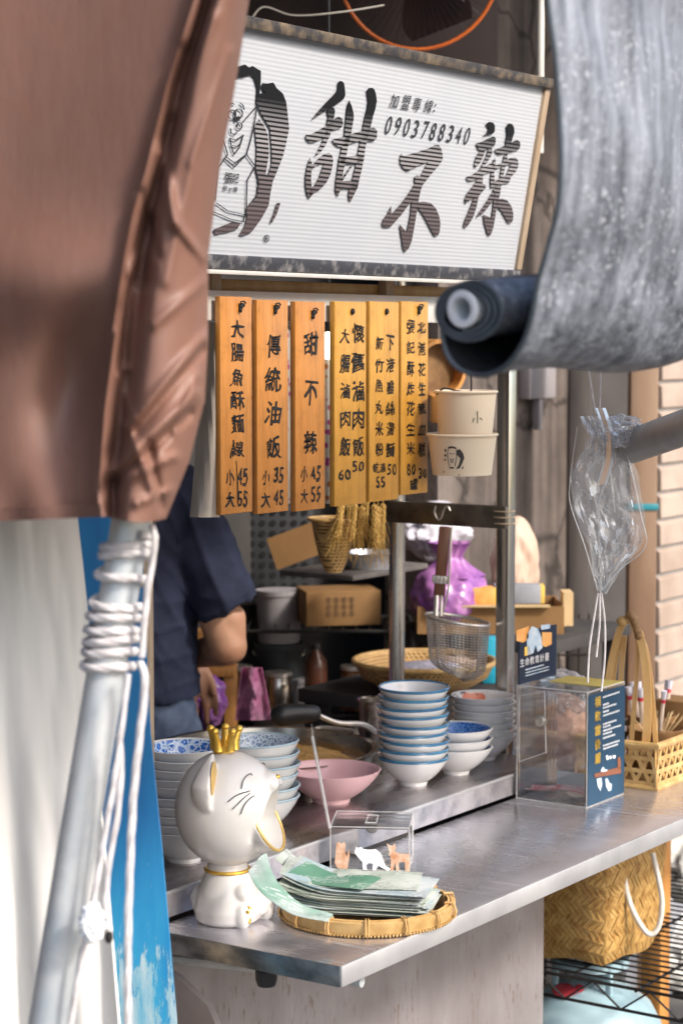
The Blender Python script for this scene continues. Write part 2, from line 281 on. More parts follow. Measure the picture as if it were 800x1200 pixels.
def cloth_mat():  # glint specks and fold streaks are painted into the cloth colour
    m, t, b = nodes('silver_grey_shade_cloth'); b.inputs['Roughness'].default_value = .5; b.inputs['Metallic'].default_value = .12
    v = coord(t); st = coord(t, (11, 11, .8))
    c = ramp(t, ntex(t, st, 5, 6), [(.30, (.07, .077, .095)), (.5, (.165, .18, .21)), (.70, (.28, .30, .345))])
    sp = ramp(t, ntex(t, v, 150, 2), [(.58, 0.), (.68, 1.)]); big = ramp(t, ntex(t, v, 9, 3), [(.40, 0.), (.65, 1.)])
    mm = t.nodes.new('ShaderNodeMath'); mm.operation = 'MULTIPLY'; t.links.new(sp, mm.inputs[0]); t.links.new(big, mm.inputs[1])
    t.links.new(mix_col(t, mm.outputs[0], c, (.42, .435, .475)), b.inputs['Base Color'])
    bump(t, b, ntex(t, coord(t, (1, 1, .5)), 110, 3), .7, .005); return m
MAT['shade_cloth'] = cloth_mat()
MAT['cloth_under'] = M('black_cloth_underside', (.010, .011, .013), (.020, .023, .028), rough=.8, scale=60)
MAT['cloth_edge'] = M('cloth_rim', (.04, .05, .06), (.08, .10, .12), rough=.6)
MAT['tube_white'] = M('white_pvc_core', (.66, .69, .72), (.74, .76, .78), rough=.4)
MAT['skin'] = M('skin', (.42, .20, .115), (.54, .29, .18), rough=.5, scale=9, sss=.12)
MAT['navy_shirt'] = M('navy_tshirt', (.008, .012, .034), (.016, .022, .055), rough=.85, scale=25, bmp=.3, bscale=40, bdist=.004)
MAT['denim'] = M('blue_denim', (.04, .06, .11), (.13, .17, .25), rough=.85, scale=14, bmp=.35, bscale=60)
MAT['hair'] = M('black_hair', (.01, .009, .008), (.02, .018, .016), rough=.5)
MAT['card'] = M('brown_cardboard', (.19, .095, .03), (.27, .145, .052), rough=.8, scale=5, bmp=.05)
MAT['card_pale'] = M('pale_cardboard', (.50, .35, .17), (.60, .43, .23), rough=.8, scale=5)
MAT['card_ink'] = M('card_print', (.13, .07, .03), rough=.8)
MAT['purple_bag'] = M('purple_plastic', (.16, .04, .24), (.50, .22, .48), rough=.26, scale=13, spec=.7, sss=.0)
MAT['pink_plastic'] = M('pink_plastic', (.55, .17, .33), (.75, .42, .55), rough=.25, scale=14, alpha=.85)
MAT['white_bag'] = M('white_plastic', (.50, .48, .56), (.66, .65, .70), rough=.35, scale=6)
MAT['beige_bag'] = M('beige_sack', (.50, .34, .25), (.62, .46, .36), rough=.55, scale=5)
MAT['orange_wood'] = wood_mat('orange_wood', (.52, .20, .04), (.64, .30, .08), 'Z', .45, 5)
MAT['dark_wood'] = wood_mat('dark_handle_wood', (.085, .028, .012), (.15, .055, .024), 'Z', .35, 8)
MAT['grey_box'] = M('grey_print_box', (.20, .21, .24), (.32, .33, .36), rough=.6, scale=8)
MAT['bucket'] = M('dull_white_plastic', (.25, .23, .24), (.34, .32, .33), rough=.5, scale=5)
MAT['grey_peg'] = M('dark_grey_plastic', (.018, .021, .025), (.035, .038, .042), rough=.6, scale=5)
MAT['hole'] = M('hole_shade', (.006, .006, .007), rough=.9)
MAT['turq'] = M('turquoise_plastic', (.02, .35, .50), rough=.4)
MAT['wheat'] = M('dried_wheat', (.45, .26, .06), (.62, .40, .12), rough=.7, scale=40)
MAT['foil'] = M('crumpled_foil_dish', (.50, .52, .56), (.66, .68, .72), rough=.35, metal=.6, scale=20, bmp=.4)
MAT['gas_blue'] = M('pale_blue_enamel', (.30, .44, .50), (.40, .54, .58), rough=.35, scale=8, bmp=.05, coat=.2)
MAT['red_paint'] = M('red_paint', (.45, .02, .04), (.55, .06, .08), rough=.45, scale=30)
MAT['brown_food'] = M('brown_snack', (.36, .18, .11), (.58, .37, .25), rough=.6, scale=55, bmp=.9, bscale=60, bdist=.006)
MAT['fried_food'] = M('fried_food', (.48, .24, .06), (.68, .42, .15), rough=.5, scale=40, bmp=.6)
MAT['red_print'] = M('red_print', (.55, .03, .06), rough=.5)
MAT['straw'] = M('paper_straw_sleeve', (.55, .44, .36), (.66, .56, .48), rough=.6, scale=40)
MAT['fan_orange'] = M('orange_fan_guard', (.65, .13, .02), (.75, .18, .03), rough=.35)
MAT['fan_dark'] = M('dark_fan_blade', (.02, .012, .012), (.05, .025, .022), rough=.35)
MAT['linen'] = M('cream_linen', (.56, .50, .43), (.70, .64, .56), rough=.85, scale=8)
MAT['white_paint'] = M('white_paint', (.70, .69, .66), (.78, .77, .74), rough=.5, scale=6)
def glow(name, col, s):
    m, t, b = nodes(name); b.inputs['Base Color'].default_value = (*col, 1); b.inputs['Emission Color'].default_value = (*col, 1); b.inputs['Emission Strength'].default_value = s; return m
MAT['bulb'] = glow('lit_bulb', (1, .88, .68), 2.5)

# ------------------------------------------------------------------ mesh helpers
ORG = {}
class MB:
    def __init__(s): s.v = []; s.f = []
    def add(s, vs, fs):
        o = len(s.v); s.v += [Vector(v) for v in vs]; s.f += [tuple(i+o for i in f) for f in fs]; return s
    def addbm(s, bm):
        bm.verts.index_update(); s.add([v.co.copy() for v in bm.verts], [[v.index for v in f.verts] for f in bm.faces]); bm.free(); return s
    def obox(s, c, ax, size, bev=0, seg=2):
        """box: centre, three axes, full sizes"""
        bm = bmesh.new(); bmesh.ops.create_cube(bm, size=1)
        c = Vector(c); A = [Vector(a).normalized() for a in ax]
        for v in bm.verts: v.co = Vector((v.co.x*size[0], v.co.y*size[1], v.co.z*size[2]))
        if bev: bmesh.ops.bevel(bm, geom=bm.edges[:], offset=bev, segments=seg, profile=.5, affect='EDGES')
        for v in bm.verts: v.co = c + A[0]*v.co.x + A[1]*v.co.y + A[2]*v.co.z
        return s.addbm(bm)
    def box(s, lo, hi, bev=0, seg=2):
        lo, hi = Vector(lo), Vector(hi)
        return s.obox((lo+hi)/2, ((1, 0, 0), (0, 1, 0), (0, 0, 1)), hi-lo, bev, seg)
    def tube(s, pts, r, n=10, closed=False, cap=True):
        pts = [Vector(p) for p in pts]; N = len(pts); rs = r if isinstance(r, (list, tuple)) else [r]*N
        T = []
        for i in range(N):
            a = pts[(i-1) % N] if (closed or i) else pts[i]; b = pts[(i+1) % N] if (closed or i < N-1) else pts[i]
            T.append((b-a).normalized() if (b-a).length > 1e-9 else UZ.copy())
        x = T[0].orthogonal().normalized(); rings = []; vs = []
        for i in range(N):
            x = (x - T[i]*x.dot(T[i])); x = x.normalized() if x.length > 1e-6 else T[i].orthogonal().normalized()
            y = T[i].cross(x)
            for k in range(n):
                a = 2*math.pi*k/n; vs.append(pts[i] + (x*math.cos(a)+y*math.sin(a))*rs[i])
        fs = []
        for i in range(N if closed else N-1):
            j = (i+1) % N
            for k in range(n): fs.append((i*n+k, i*n+(k+1) % n, j*n+(k+1) % n, j*n+k))
        if cap and not closed: fs += [tuple(range(n-1, -1, -1)), tuple((N-1)*n+k for k in range(n))]
        return s.add(vs, fs)
    def ribbon(s, pts, nrm, w, t):
        """flat strip along pts: nrm = list/one face normal, width w (list ok), thickness t"""
        pts = [Vector(p) for p in pts]; N = len(pts); vs = []; fs = []
        for i in range(N):
            d = (pts[min(i+1, N-1)]-pts[max(i-1, 0)]).normalized(); n = Vector(nrm[i] if isinstance(nrm, list) else nrm).normalized()
            sd = d.cross(n).normalized(); n = sd.cross(d).normalized(); ww = w[i] if isinstance(w, list) else w
            for a, b in ((-1, -1), (1, -1), (1, 1), (-1, 1)): vs.append(pts[i]+sd*(a*ww/2)+n*(b*t/2))
        for i in range(N-1):
            for k in range(4): fs.append((i*4+k, i*4+(k+1) % 4, i*4+4+(k+1) % 4, i*4+4+k))
        fs += [(3, 2, 1, 0), tuple((N-1)*4+k for k in range(4))]
        return s.add(vs, fs)
    def lathe(s, prof, c=(0, 0, 0), n=48, ax=None, sx=1, sy=1):
        c = Vector(c); X, Y, Z = ax if ax else (Vector((1, 0, 0)), Vector((0, 1, 0)), Vector((0, 0, 1))); vs = []; fs = []; m = len(prof)
        for r, z in prof:
            for k in range(n):
                a = 2*math.pi*k/n; vs.append(c + X*(r*sx*math.cos(a)) + Y*(r*sy*math.sin(a)) + Z*z)
        for i in range(m-1):
            for k in range(n): fs.append((i*n+k, i*n+(k+1) % n, (i+1)*n+(k+1) % n, (i+1)*n+k))
        if prof[0][0] < 1e-3: fs.append(tuple(range(n-1, -1, -1)))
        if prof[-1][0] < 1e-3: fs.append(tuple((m-1)*n+k for k in range(n)))
        return s.add(vs, fs)
    def ball(s, c, r, n=16, ax=None):
        r = r if isinstance(r, (tuple, list)) else (r, r, r); bm = bmesh.new(); bmesh.ops.create_uvsphere(bm, u_segments=n*2, v_segments=n, radius=1)
        X, Y, Z = ax if ax else (Vector((1, 0, 0)), Vector((0, 1, 0)), Vector((0, 0, 1))); c = Vector(c)
        for v in bm.verts: v.co = c + X*(v.co.x*r[0]) + Y*(v.co.y*r[1]) + Z*(v.co.z*r[2])
        return s.addbm(bm)
    def capsule(s, a, b, ra, rb, n=16):
        a, b = Vector(a), Vector(b); d = (b-a).normalized(); pts = []; rs = []
        for i in range(6): t = math.pi/2*(1-i/5); pts.append(a-d*(ra*math.sin(t))); rs.append(max(ra*math.cos(t), 1e-4))
        for i in range(6): t = math.pi/2*i/5; pts.append(b+d*(rb*math.sin(t))); rs.append(max(rb*math.cos(t), 1e-4))
        return s.tube(pts, rs, n)
    def poly(s, pts, ext):
        """prism from a planar outline: pts 3D, ext = thickness vector"""
        pts = [Vector(p) for p in pts]; tri = tessellate_polygon([pts]); n = len(pts); e = Vector(ext)
        fs = [tuple(t) for t in tri] + [tuple(i+n for i in reversed(t)) for t in tri] + [(i, (i+1) % n, (i+1) % n+n, i+n) for i in range(n)]
        return s.add(pts+[p+e for p in pts], fs)
    def grid(s, fn, nu, nv):
        vs = [fn(i/(nu-1), j/(nv-1)) for j in range(nv) for i in range(nu)]
        return s.add(vs, [(j*nu+i, j*nu+i+1, (j+1)*nu+i+1, (j+1)*nu+i) for j in range(nv-1) for i in range(nu-1)])
    def mesh(s, name, o, smooth=40, weld=True):
        me = bpy.data.meshes.new(name); me.from_pydata([v-o for v in s.v], [], s.f)
        bm = bmesh.new(); bm.from_mesh(me)
        if weld: bmesh.ops.remove_doubles(bm, verts=bm.verts, dist=1e-6)
        bmesh.ops.recalc_face_normals(bm, faces=bm.faces); bm.to_mesh(me); bm.free()
        if smooth: me.shade_smooth(); me.set_sharp_from_angle(angle=R(smooth))
        return me
    def build(s, name, mat, parent, smooth=40, mods=(), label=None):
        o = ORG[parent]; me = s.mesh(name, o, smooth)
        ob = link(name, me, mat, mods, smooth); ob.parent = parent; ORG[ob] = o
        if label: ob['label'] = label
        return ob
    def solo(s, name, mat, label, cat, group=None, kind=None, smooth=40, mods=()):
        lo = Vector((min(v.x for v in s.v), min(v.y for v in s.v), min(v.z for v in s.v))); hi = Vector((max(v.x for v in s.v), max(v.y for v in s.v), max(v.z for v in s.v)))
        o = Vector(((lo.x+hi.x)/2, (lo.y+hi.y)/2, lo.z)); ob = link(name, s.mesh(name, o, smooth), mat, mods, smooth); ob.location = o; ORG[ob] = o
        if kind: ob['kind'] = kind
        else:
            ob['label'] = label; ob['category'] = cat
        if kind == 'stuff' and label: ob['label'] = label; ob['category'] = cat
        if group: ob['group'] = group
        return ob
def link(name, me, mat, mods=(), smooth=40):
    ob = bpy.data.objects.new(name, me); COL.objects.link(ob)
    if mods:
        for ty, kw in mods:
            md = ob.modifiers.new(ty, ty)
            for k, v in kw.items(): setattr(md, k, v)
        dg = bpy.context.evaluated_depsgraph_get(); me2 = bpy.data.meshes.new_from_object(ob.evaluated_get(dg)); ob.modifiers.clear(); ob.data = me2; me2.name = name
        if smooth: me2.shade_smooth(); me2.set_sharp_from_angle(angle=R(smooth))
    ob.data.materials.clear(); ob.data.materials.append(MAT[mat] if isinstance(mat, str) else mat)
    return ob
def thing(name, label, cat, loc, group=None):
    o = bpy.data.objects.new(name, None); COL.objects.link(o); o.location = loc; o.empty_display_size = .05
    o['label'] = label; o['category'] = cat; ORG[o] = Vector(loc)
    if group: o['group'] = group
    return o
def dup(root, loc, label=None, rotz=None, group=None):
    r = root.copy(); COL.objects.link(r); r.location = loc
    if rotz is not None: r.rotation_euler = (0, 0, rotz)
    if label: r['label'] = label
    if group: r['group'] = group
    for ch in root.children:
        c = ch.copy(); COL.objects.link(c); c.parent = r
        for g in ch.children:
            d = g.copy(); COL.objects.link(d); d.parent = c
    return r
X3 = (Vector((1, 0, 0)), Vector((0, 1, 0)), Vector((0, 0, 1)))
_tc = {}
def glyph(ch, bold=.010):
    """flat outline mesh of one character, each contour with its own holes, scaled to a 1 x 1 box"""
    key = (ch, bold)
    if key not in _tc:
        c = bpy.data.curves.new('glyph', 'FONT'); c.body = ch; o = bpy.data.objects.new('glyph', c); COL.objects.link(o)
        cu = o.to_curve(bpy.context.evaluated_depsgraph_get()); loops = []
        for sp in cu.splines:
            P = []; B = sp.bezier_points; n = len(B)
            for i in range(n):
                p0, h0, h1, p1 = B[i].co, B[i].handle_right, B[(i+1) % n].handle_left, B[(i+1) % n].co
                straight = abs((h0-p0).cross(p1-p0).z) < 1e-7 and abs((h1-p0).cross(p1-p0).z) < 1e-7
                for k in range(1 if straight else 4):
                    t = k/4; q = p0*(1-t)**3+h0*(3*t*(1-t)**2)+h1*(3*t*t*(1-t))+p1*t**3
                    if not P or (q.xy-P[-1]).length > 1e-5: P.append(q.xy.copy())
            if len(P) > 2: loops.append(P)
        o.to_curve_clear(); bpy.data.objects.remove(o); bpy.data.curves.remove(c)
        area = lambda P: sum(P[i-1].x*P[i].y-P[i].x*P[i-1].y for i in range(len(P)))/2
        def inside(p, P):
            r = False
            for i in range(len(P)):
                a, b = P[i-1], P[i]
                if (a.y > p.y) != (b.y > p.y) and p.x < (b.x-a.x)*(p.y-a.y)/(b.y-a.y)+a.x: r = not r
            return r
        A = [area(P) for P in loops]; sg_ = 1 if A[max(range(len(A)), key=lambda i: abs(A[i]))] > 0 else -1
        outs = [i for i in range(len(A)) if A[i]*sg_ > 0]; vs = []; fs = []
        for i in outs:
            holes = [j for j in range(len(A)) if A[j]*sg_ < 0 and inside(loops[j][0], loops[i]) and not any(k != i and abs(A[k]) < abs(A[i]) and inside(loops[j][0], loops[k]) for k in outs)]
            polys = [[Vector((p.x, p.y, 0)) for p in loops[k]] for k in [i]+holes]; base = len(vs); vs += [(p.x, p.y) for q in polys for p in q]
            fs += [tuple(base+k for k in tr) for tr in tessellate_polygon(polys)]
            h = bold
            if h <= 0: continue
            for q in polys:          # marker weight: a narrow band along every contour
                for k in range(len(q)):
                    a, b = q[k-1], q[k]; d = (b-a)
                    if d.length < 1e-6: continue
                    d.normalize(); n_ = Vector((-d.y, d.x, 0))*h; e = d*h*.6; base2 = len(vs)
                    vs += [((a-e-n_).x, (a-e-n_).y), ((b+e-n_).x, (b+e-n_).y), ((b+e+n_).x, (b+e+n_).y), ((a-e+n_).x, (a-e+n_).y)]; fs.append((base2, base2+1, base2+2, base2+3))
        x0, x1 = min(v[0] for v in vs), max(v[0] for v in vs); y0, y1 = min(v[1] for v in vs), max(v[1] for v in vs)
        _tc[key] = ([((x-(x0+x1)/2)/max(x1-x0, 1e-6), (y-(y0+y1)/2)/max(y1-y0, 1e-6)) for x, y in vs], fs)
    return _tc[key]
def put(mb, ch, c, ex, ey, w, h, shear=0, rot=0, bold=.010, wob=0):
    vs, fs = glyph(ch, bold); c = Vector(c); cr, sr = math.cos(rot), math.sin(rot)
    if wob:
        sd = random.uniform(0, 99); vs = [(x+wob*mn.noise(Vector((x*2.2, y*2.2, sd))), y+wob*mn.noise(Vector((x*2.2+7, y*2.2, sd)))) for x, y in vs]
    mb.add([c + ex*((x*w*cr - y*h*sr)+shear*y*h) + ey*(x*w*sr + y*h*cr) for x, y in vs], fs)
def ribbon2(mb, pts, w, fn, ext):
    """flat line of width w through 2-D pts, mapped by fn"""
    for (x0, y0), (x1, y1) in zip(pts, pts[1:]):
        dx, dy = x1-x0, y1-y0; L = math.hypot(dx, dy) or 1; nx, ny = -dy/L*w/2, dx/L*w/2; ex, ey = dx/L*w*.3, dy/L*w*.3
        mb.poly([fn(x0+nx-ex, y0+ny-ey), fn(x1+nx+ex, y1+ny+ey), fn(x1-nx+ex, y1-ny+ey), fn(x0-nx-ex, y0-ny-ey)], ext)
def interp(tab, x):
    if x <= tab[0][0]: return tab[0][1]
    for (a, va), (b, vb) in zip(tab, tab[1:]):
        if x <= b: return va + (vb-va)*(x-a)/(b-a)
    return tab[-1][1]
def fbm(p, o=4): return mn.fractal(p, 1.0, 2.0, o)
def arc(c, X, Y, r, a0, a1, n=16, r2=None):
    return [Vector(c)+X*(r*math.cos(a0+(a1-a0)*i/n))+Y*((r2 or r)*math.sin(a0+(a1-a0)*i/n)) for i in range(n+1)]
def smoothpts(pts, n=8):
    """Catmull-Rom through 3-D points"""
    P = [Vector(p) for p in pts]; out = []
    for i in range(len(P)-1):
        a, b, c, d = P[max(i-1, 0)], P[i], P[i+1], P[min(i+2, len(P)-1)]
        for k in range(n):
            t = k/n; out.append(.5*((2*b)+(c-a)*t+(2*a-5*b+4*c-d)*t*t+(3*b-a-3*c+d)*t**3))
    return out+[P[-1]]

# ================================================================== SETTING
MB().box((-60, -60, -.1), (60, 60, 0)).solo('ground', 'ground', None, None, kind='structure', smooth=0)
YW = 1.45
xw = Py(690, 600, YW).x
MB().box((-2.6, YW, .0), (xw, YW+.15, 3.2)).solo('concrete_wall', 'concrete', 'grimy grey brown concrete wall closing off the back of the stall', 'wall', smooth=0)
MB().box((-2.6, .10, 2.86), (2.55, 2.6, 2.94)).solo('added_roof_slab', 'post_dark', 'unseen roof slab added to keep the back of the stall dark', 'roof', smooth=0)  # out-of-view slab added to block skylight from the interior
MB().box((-2.7, .55, 0), (-2.602, 2.6, 2.85)).solo('added_side_wall', 'dark_wall', 'unseen dark side wall added to shut light out of the stall', 'wall', smooth=0)  # out of view; added with the roof to keep the interior dark
MB().box((xw-.2, 2.5, 0), (xw+1.6, 2.6, 3.4)).solo('gap_darkness', 'dark_wall', 'dark sheet standing in for the darkness in the narrow gap beside the slatted building', 'wall', smooth=0)  # near-black sheet paints the darkness deep in the gap
xw2 = Py(690, 600, 1.05).x
MB().box((1.93, 1.05, 0), (xw2, 1.2, 3.2)).solo('concrete_pier', 'concrete', 'brown grey concrete wall face seen between the right post and the hanging plastic bag', 'wall', smooth=0)
# posts in the gap
def vpost(px0, px1, D, mat, name, label):
    a, b = Pd(px0, 600, D), Pd(px1, 600, D); c = (a+b)/2; w = (b-a).length; c.z = 0
    mb = MB().obox(c+UZ*1.6, (RT, FH, UZ), (w, w*.9, 3.2), .004); return mb.solo(name, mat, label, 'post')
vpost(664, 690, 5.35, 'post_dark', 'wooden_post', 'brown grey weathered post at the corner of the concrete wall')
vpost(694, 722, 5.9, 'dark_wall', 'steel_post', 'nearly black post in the gap behind the knotted plastic bag')
bp = vpost(735, 767, 5.15, 'post_brown', 'wooden_post', 'brown wooden post with a teal tie beside the cream slatted wall')
# teal tie round the brown post
c = Pd(751, 593, 5.15); MB().obox(c, (RT, FH, UZ), (.074, .068, .016), .003).build('tie_band', 'teal', bp)
# tiled building
tx = Pd(768, 600, 5.5); MY = tx.y
t = thing('slatted_building', 'building wall faced with cream horizontal slats at the right edge', 'building', (tx.x, MY, 0))
MB().box((tx.x, MY, 0), (tx.x+3.5, MY+.25, 4)).build('wall', 'grout', t, 0)
mb = MB(); ph = .0715
for j in range(52):
    z_ = j*ph+.05; mb.poly([(tx.x+.003, MY-.001, z_), (tx.x+.003, MY-.013, z_+.004), (tx.x+.003, MY-.011, z_+ph-.016), (tx.x+.003, MY-.001, z_+ph-.008)], (2.6, 0, 0))
mb.build('slats', 'tile', t, 20)

# ================================================================== FOOD CART
SHZ = .845; YS = .34; XE = 1.215
cart = thing('food_cart', 'stainless steel street food cart with a raised bowl shelf and a folding front counter', 'food cart', (.6, .5, 0))
mb = MB(); mb.box((-.03, .003, .773), (1.9, YS-.002, .8), .0025); mb.build('counter_top', 'steel_top', cart)
mb = MB(); mb.box((-.032, -.003, .772), (1.9, .0025, .8015), .001); mb.build('counter_edge', 'steel_edge', cart)
mb = MB(); mb.box((-.0335, .0, .7715), (-.0305, YS-.004, .8012), .001); mb.build('counter_end', steel('shaded_end_steel', (.16, .18, .20), (.36, .38, .40), .35, (3, 2, 3), 12, .1), cart)  # end face's shade is put in as a darker steel colour
mb = MB(); mb.box((XE-.09+.11, YS, .773), (1.9, YS+.32, .8), .002); mb.build('side_counter', 'steel_top', cart)
mb = MB(); mb.box((-.12, YS+.003, SHZ-.025), (XE, .96, SHZ), .0015); mb.build('bowl_shelf', steel('shelf_steel', (.36, .34, .35), (.52, .49, .50), .3, (1.5, 5, 5), 5, .04), cart)
mb = MB(); mb.box((-.12, YS, .806), (XE, YS+.0025, SHZ-.004), 0); mb.build('shelf_riser', 'steel_step', cart, 0)
mb = MB(); mb.box((-.12, YS-.002, SHZ-.0045), (XE+.001, YS+.004, SHZ+.0008), .001); mb.build('shelf_lip', 'steel_edge', cart)
mb = MB(); mb.box((-.12, YS+.006, .03), (1.182, YS+.012, .772)); mb.build('front_panel', 'panel', cart, 0)
mb = MB(); mb.box((1.176, YS+.014, .03), (1.182, .96, .80)); mb.box((-.12, .954, .03), (1.176, .96, .80)); mb.box((-.12, YS+.014, .03), (-.114, .954, .80)); mb.build('body_panel', 'panel', cart, 0)
# roof posts and rails: right hand frame
PX, PYF, PYB = 1.238, .468, .722
for y, r in ((PYF, 0), (PYB, 1)):
    mb = MB()
    if r: mb.tube([(PX, y, 0), (PX, y, 2.02)], .0165, 20)
    else: mb.box((PX-.0145, y-.0145, 0), (PX+.0145, y+.0145, 2.02), .003)
    mb.build('roof_post', 'steel_tube', cart)
zc = Py(583, 607, PYF).z
mb = MB(); mb.box((PX-.022, PYF-.012, zc-.022), (PX-.002, PYB+.03, zc+.022), .002); mb.build('cross_bar', 'steel_dark', cart)
mb = MB()
for k in range(3): mb.tube(arc((PX-.004, PYF+.002, zc-.012+k*.012), X3[0], X3[1], .021, 0, 2*math.pi, 20), .0015, 6)
mb.build('wire_binding', 'lath', cart)
for y in (PYF, PYB):
    mb = MB(); mb.box((-.1, y-.0145, 0), (-.071, y+.0145, 2.02), .003); mb.build('roof_post', 'steel_tube', cart)
for y in (PYF, PYB):
    mb = MB(); mb.box((-.07, y-.012, 1.99), (PX-.016, y+.012, 2.015), .002); mb.build('roof_rail', 'steel_dark', cart)
# bracket and knob below the counter's left end
mb = MB(); mb.tube([(.045, .015, .757), (.02, .325, .757)], .008, 10); mb.tube([(.0, .15, .764), (.0, .325, .75)], .007, 8)
mb.build('hinge_bracket', 'galv', cart)
mb = MB(); mb.lathe([(0, -.022), (.013, -.022), (.016, -.012), (.016, 0), (0, 0)], Pd(312, 1137, 2.98), 18); mb.build('rubber_foot', 'black', cart)
# rounded side plate beneath
mb = MB(); pl = [(-.02, .08, .03), (-.02, .335, .03), (-.02, .335, .74), (-.02, .30, .735), (-.02, .24, .70), (-.02, .205, .64), (-.02, .19, .55), (-.02, .185, .3)]
mb.poly(pl, (.012, 0, 0)); mb.build('side_bracket', 'panel', cart)

# ================================================================== SIGN
SB = Py(605, 330, .38); ST = Px(643, 92, SB.x); SO = Vector((SB.x, SB.y, SB.z)); E1 = Vector((1, 0, 0)); E2 = (Vector((0, ST.y, ST.z))-Vector((0, SB.y, SB.z))); SH = E2.length; E2.normalize(); EN = E1.cross(E2)  # towards viewer
if EN.y > 0: EN = -EN
SX0 = -.42; SWD = SB.x-SX0
sg = thing('shop_sign', 'large white lightbox sign with black brush characters and a caricature emblem', 'sign', (SX0+SWD/2, SB.y, SB.z))
def SP(x, z, d=0): return Vector((x, SB.y, SB.z)) + E2*z + EN*d
def S(px, py, d=.0): 
    o = SP(0, 0, d); return Ppl(px, py, o, EN)
fb, ft = .022, .018
mb = MB(); pitch = .0068; n = int((SH-fb-ft)/pitch*4); z0 = fb
def corr(u, v):
    z = z0+v*(SH-fb-ft); return SP(SX0+.01+u*(SWD-.02), z, .00022*math.sin(2*math.pi*z/pitch))
mb.grid(corr, 2, n); mb.build('sign_face', 'sign_white', sg, 60)
mb = MB(); mb.obox(SP(SX0+SWD/2, SH/2, -.06), (E1, E2, EN), (SWD-.012, SH-.012, .10), .002); mb.build('light_box', 'white_paint', sg)
mb = MB(); mb.obox(SP(SX0+SWD/2, SH-ft/2, -.012), (E1, E2, EN), (SWD, ft, .05), .002); mb.build('top_frame', 'frame_rust', sg)
mb = MB(); mb.obox(SP(SX0+SWD/2, fb/2, -.004), (E1, E2, EN), (SWD, fb, .02), .002); mb.build('bottom_frame', 'frame_dark', sg)
mb = MB(); mb.obox(SP(SX0+SWD/2, -.004, -.02), (E1, E2, EN), (SWD, .006, .06), .001); mb.build('bottom_trim', 'rail', sg)
mb = MB(); mb.obox(SP(SB.x-.008, (SH-ft+fb)/2, -.004), (E1, E2, EN), (.018, SH-ft-fb-.002, .022), .002); mb.build('side_frame', 'lath', sg)
mb = MB(); mb.obox(SP(SX0+.008, (SH-ft+fb)/2, -.004), (E1, E2, EN), (.018, SH-ft-fb-.002, .022), .002); mb.build('side_frame', 'lath', sg)
ext = EN*.0012; TD = .0022
def zs(x0, y0, s): return lambda x, y: S(x0+x/s, y0+y/s, TD)
def strokes(mb, fn, polys):
    for p in polys: mb.poly([fn(x, y) for x, y in p], ext)
# the three brush characters
f = zs(350, 90, 8); mb = MB()
strokes(mb, f, [
 [(365,60),(380,38),(405,42),(420,65),(428,120),(432,170),(415,208),(330,270),(260,310),(200,345),(118,400),(170,335),(260,235),(330,165),(362,120)],
 [(262,320),(300,285),(325,290),(335,320),(325,380),(315,420),(310,470),(290,540),(265,600),(240,650),(205,700),(150,742),(180,690),(215,620),(235,560),(255,480),(265,420),(275,370)],
 [(62,545),(100,545),(180,505),(260,455),(310,420),(345,385),(375,375),(405,395),(410,440),(395,475),(350,490),(310,500),(250,550),(190,590),(140,610),(100,612),(70,590)],
 [(100,762),(118,800),(114,880),(110,960),(118,1040),(130,1080),(95,1142),(72,1090),(60,1010),(62,930),(75,850)],
 [(118,850),(150,800),(190,760),(235,725),(275,710),(305,730),(318,780),(308,850),(290,920),(255,990),(200,1050),(140,1085),(95,1140),(95,1080),(150,1010),(190,940),(215,870),(235,810),(210,810),(170,825),(130,855)],
 [(468,222),(490,270),(508,340),(510,390),(495,470),(485,540),(465,610),(440,740),(425,830),(410,900),(395,980),(385,1060),(362,1125),(340,1060),(345,980),(360,880),(375,780),(395,690),(400,640),(425,560),(430,480),(440,390),(450,290)],
 [(635,130),(655,105),(685,103),(705,120),(720,170),(726,230),(710,310),(690,370),(675,440),(660,500),(640,570),(620,660),(605,760),(585,870),(560,970),(535,1060),(505,1120),(478,1175),(462,1110),(470,1060),(500,960),(530,840),(555,700),(575,600),(595,490),(615,390),(640,290),(648,220)],
 [(312,590),(380,570),(470,545),(560,515),(620,500),(670,480),(700,475),(730,505),(725,575),(700,600),(650,600),(560,600),(480,625),(440,650),(370,655),(330,625)],
 [(375,760),(470,745),(610,730),(600,800),(520,815),(370,815)], [(480,840),(500,830),(440,920),(400,985),(390,970)], [(345,990),(440,975),(560,970),(545,1050),(440,1045),(345,1050)]])
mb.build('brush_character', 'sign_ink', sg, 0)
f = zs(440, 165, 8.889); mb = MB()
strokes(mb, f, [
 [(250,180),(265,130),(285,160),(440,115),(560,75),(610,45),(650,42),(675,75),(692,150),(690,200),(650,260),(570,350),(480,465),(462,520),(445,600),(430,690),(410,820),(390,930),(370,1040),(340,1120),(300,1157),(280,1110),(265,1000),(245,870),(320,955),(340,870),(360,760),(372,630),(320,690),(270,760),(200,840),(150,895),(90,900),(62,875),(75,820),(120,760),(155,680),(158,770),(240,680),(320,580),(380,490),(410,440),(400,400),(405,370),(430,360),(460,380),(500,300),(545,215),(420,265),(330,315),(290,290),(255,235)],
 [(430,640),(500,632),(570,650),(620,700),(655,780),(668,860),(660,950),(640,990),(610,990),(580,940),(540,860),(490,770),(425,680)]])
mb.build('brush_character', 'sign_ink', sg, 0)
f = zs(535, 135, 8); mb = MB()
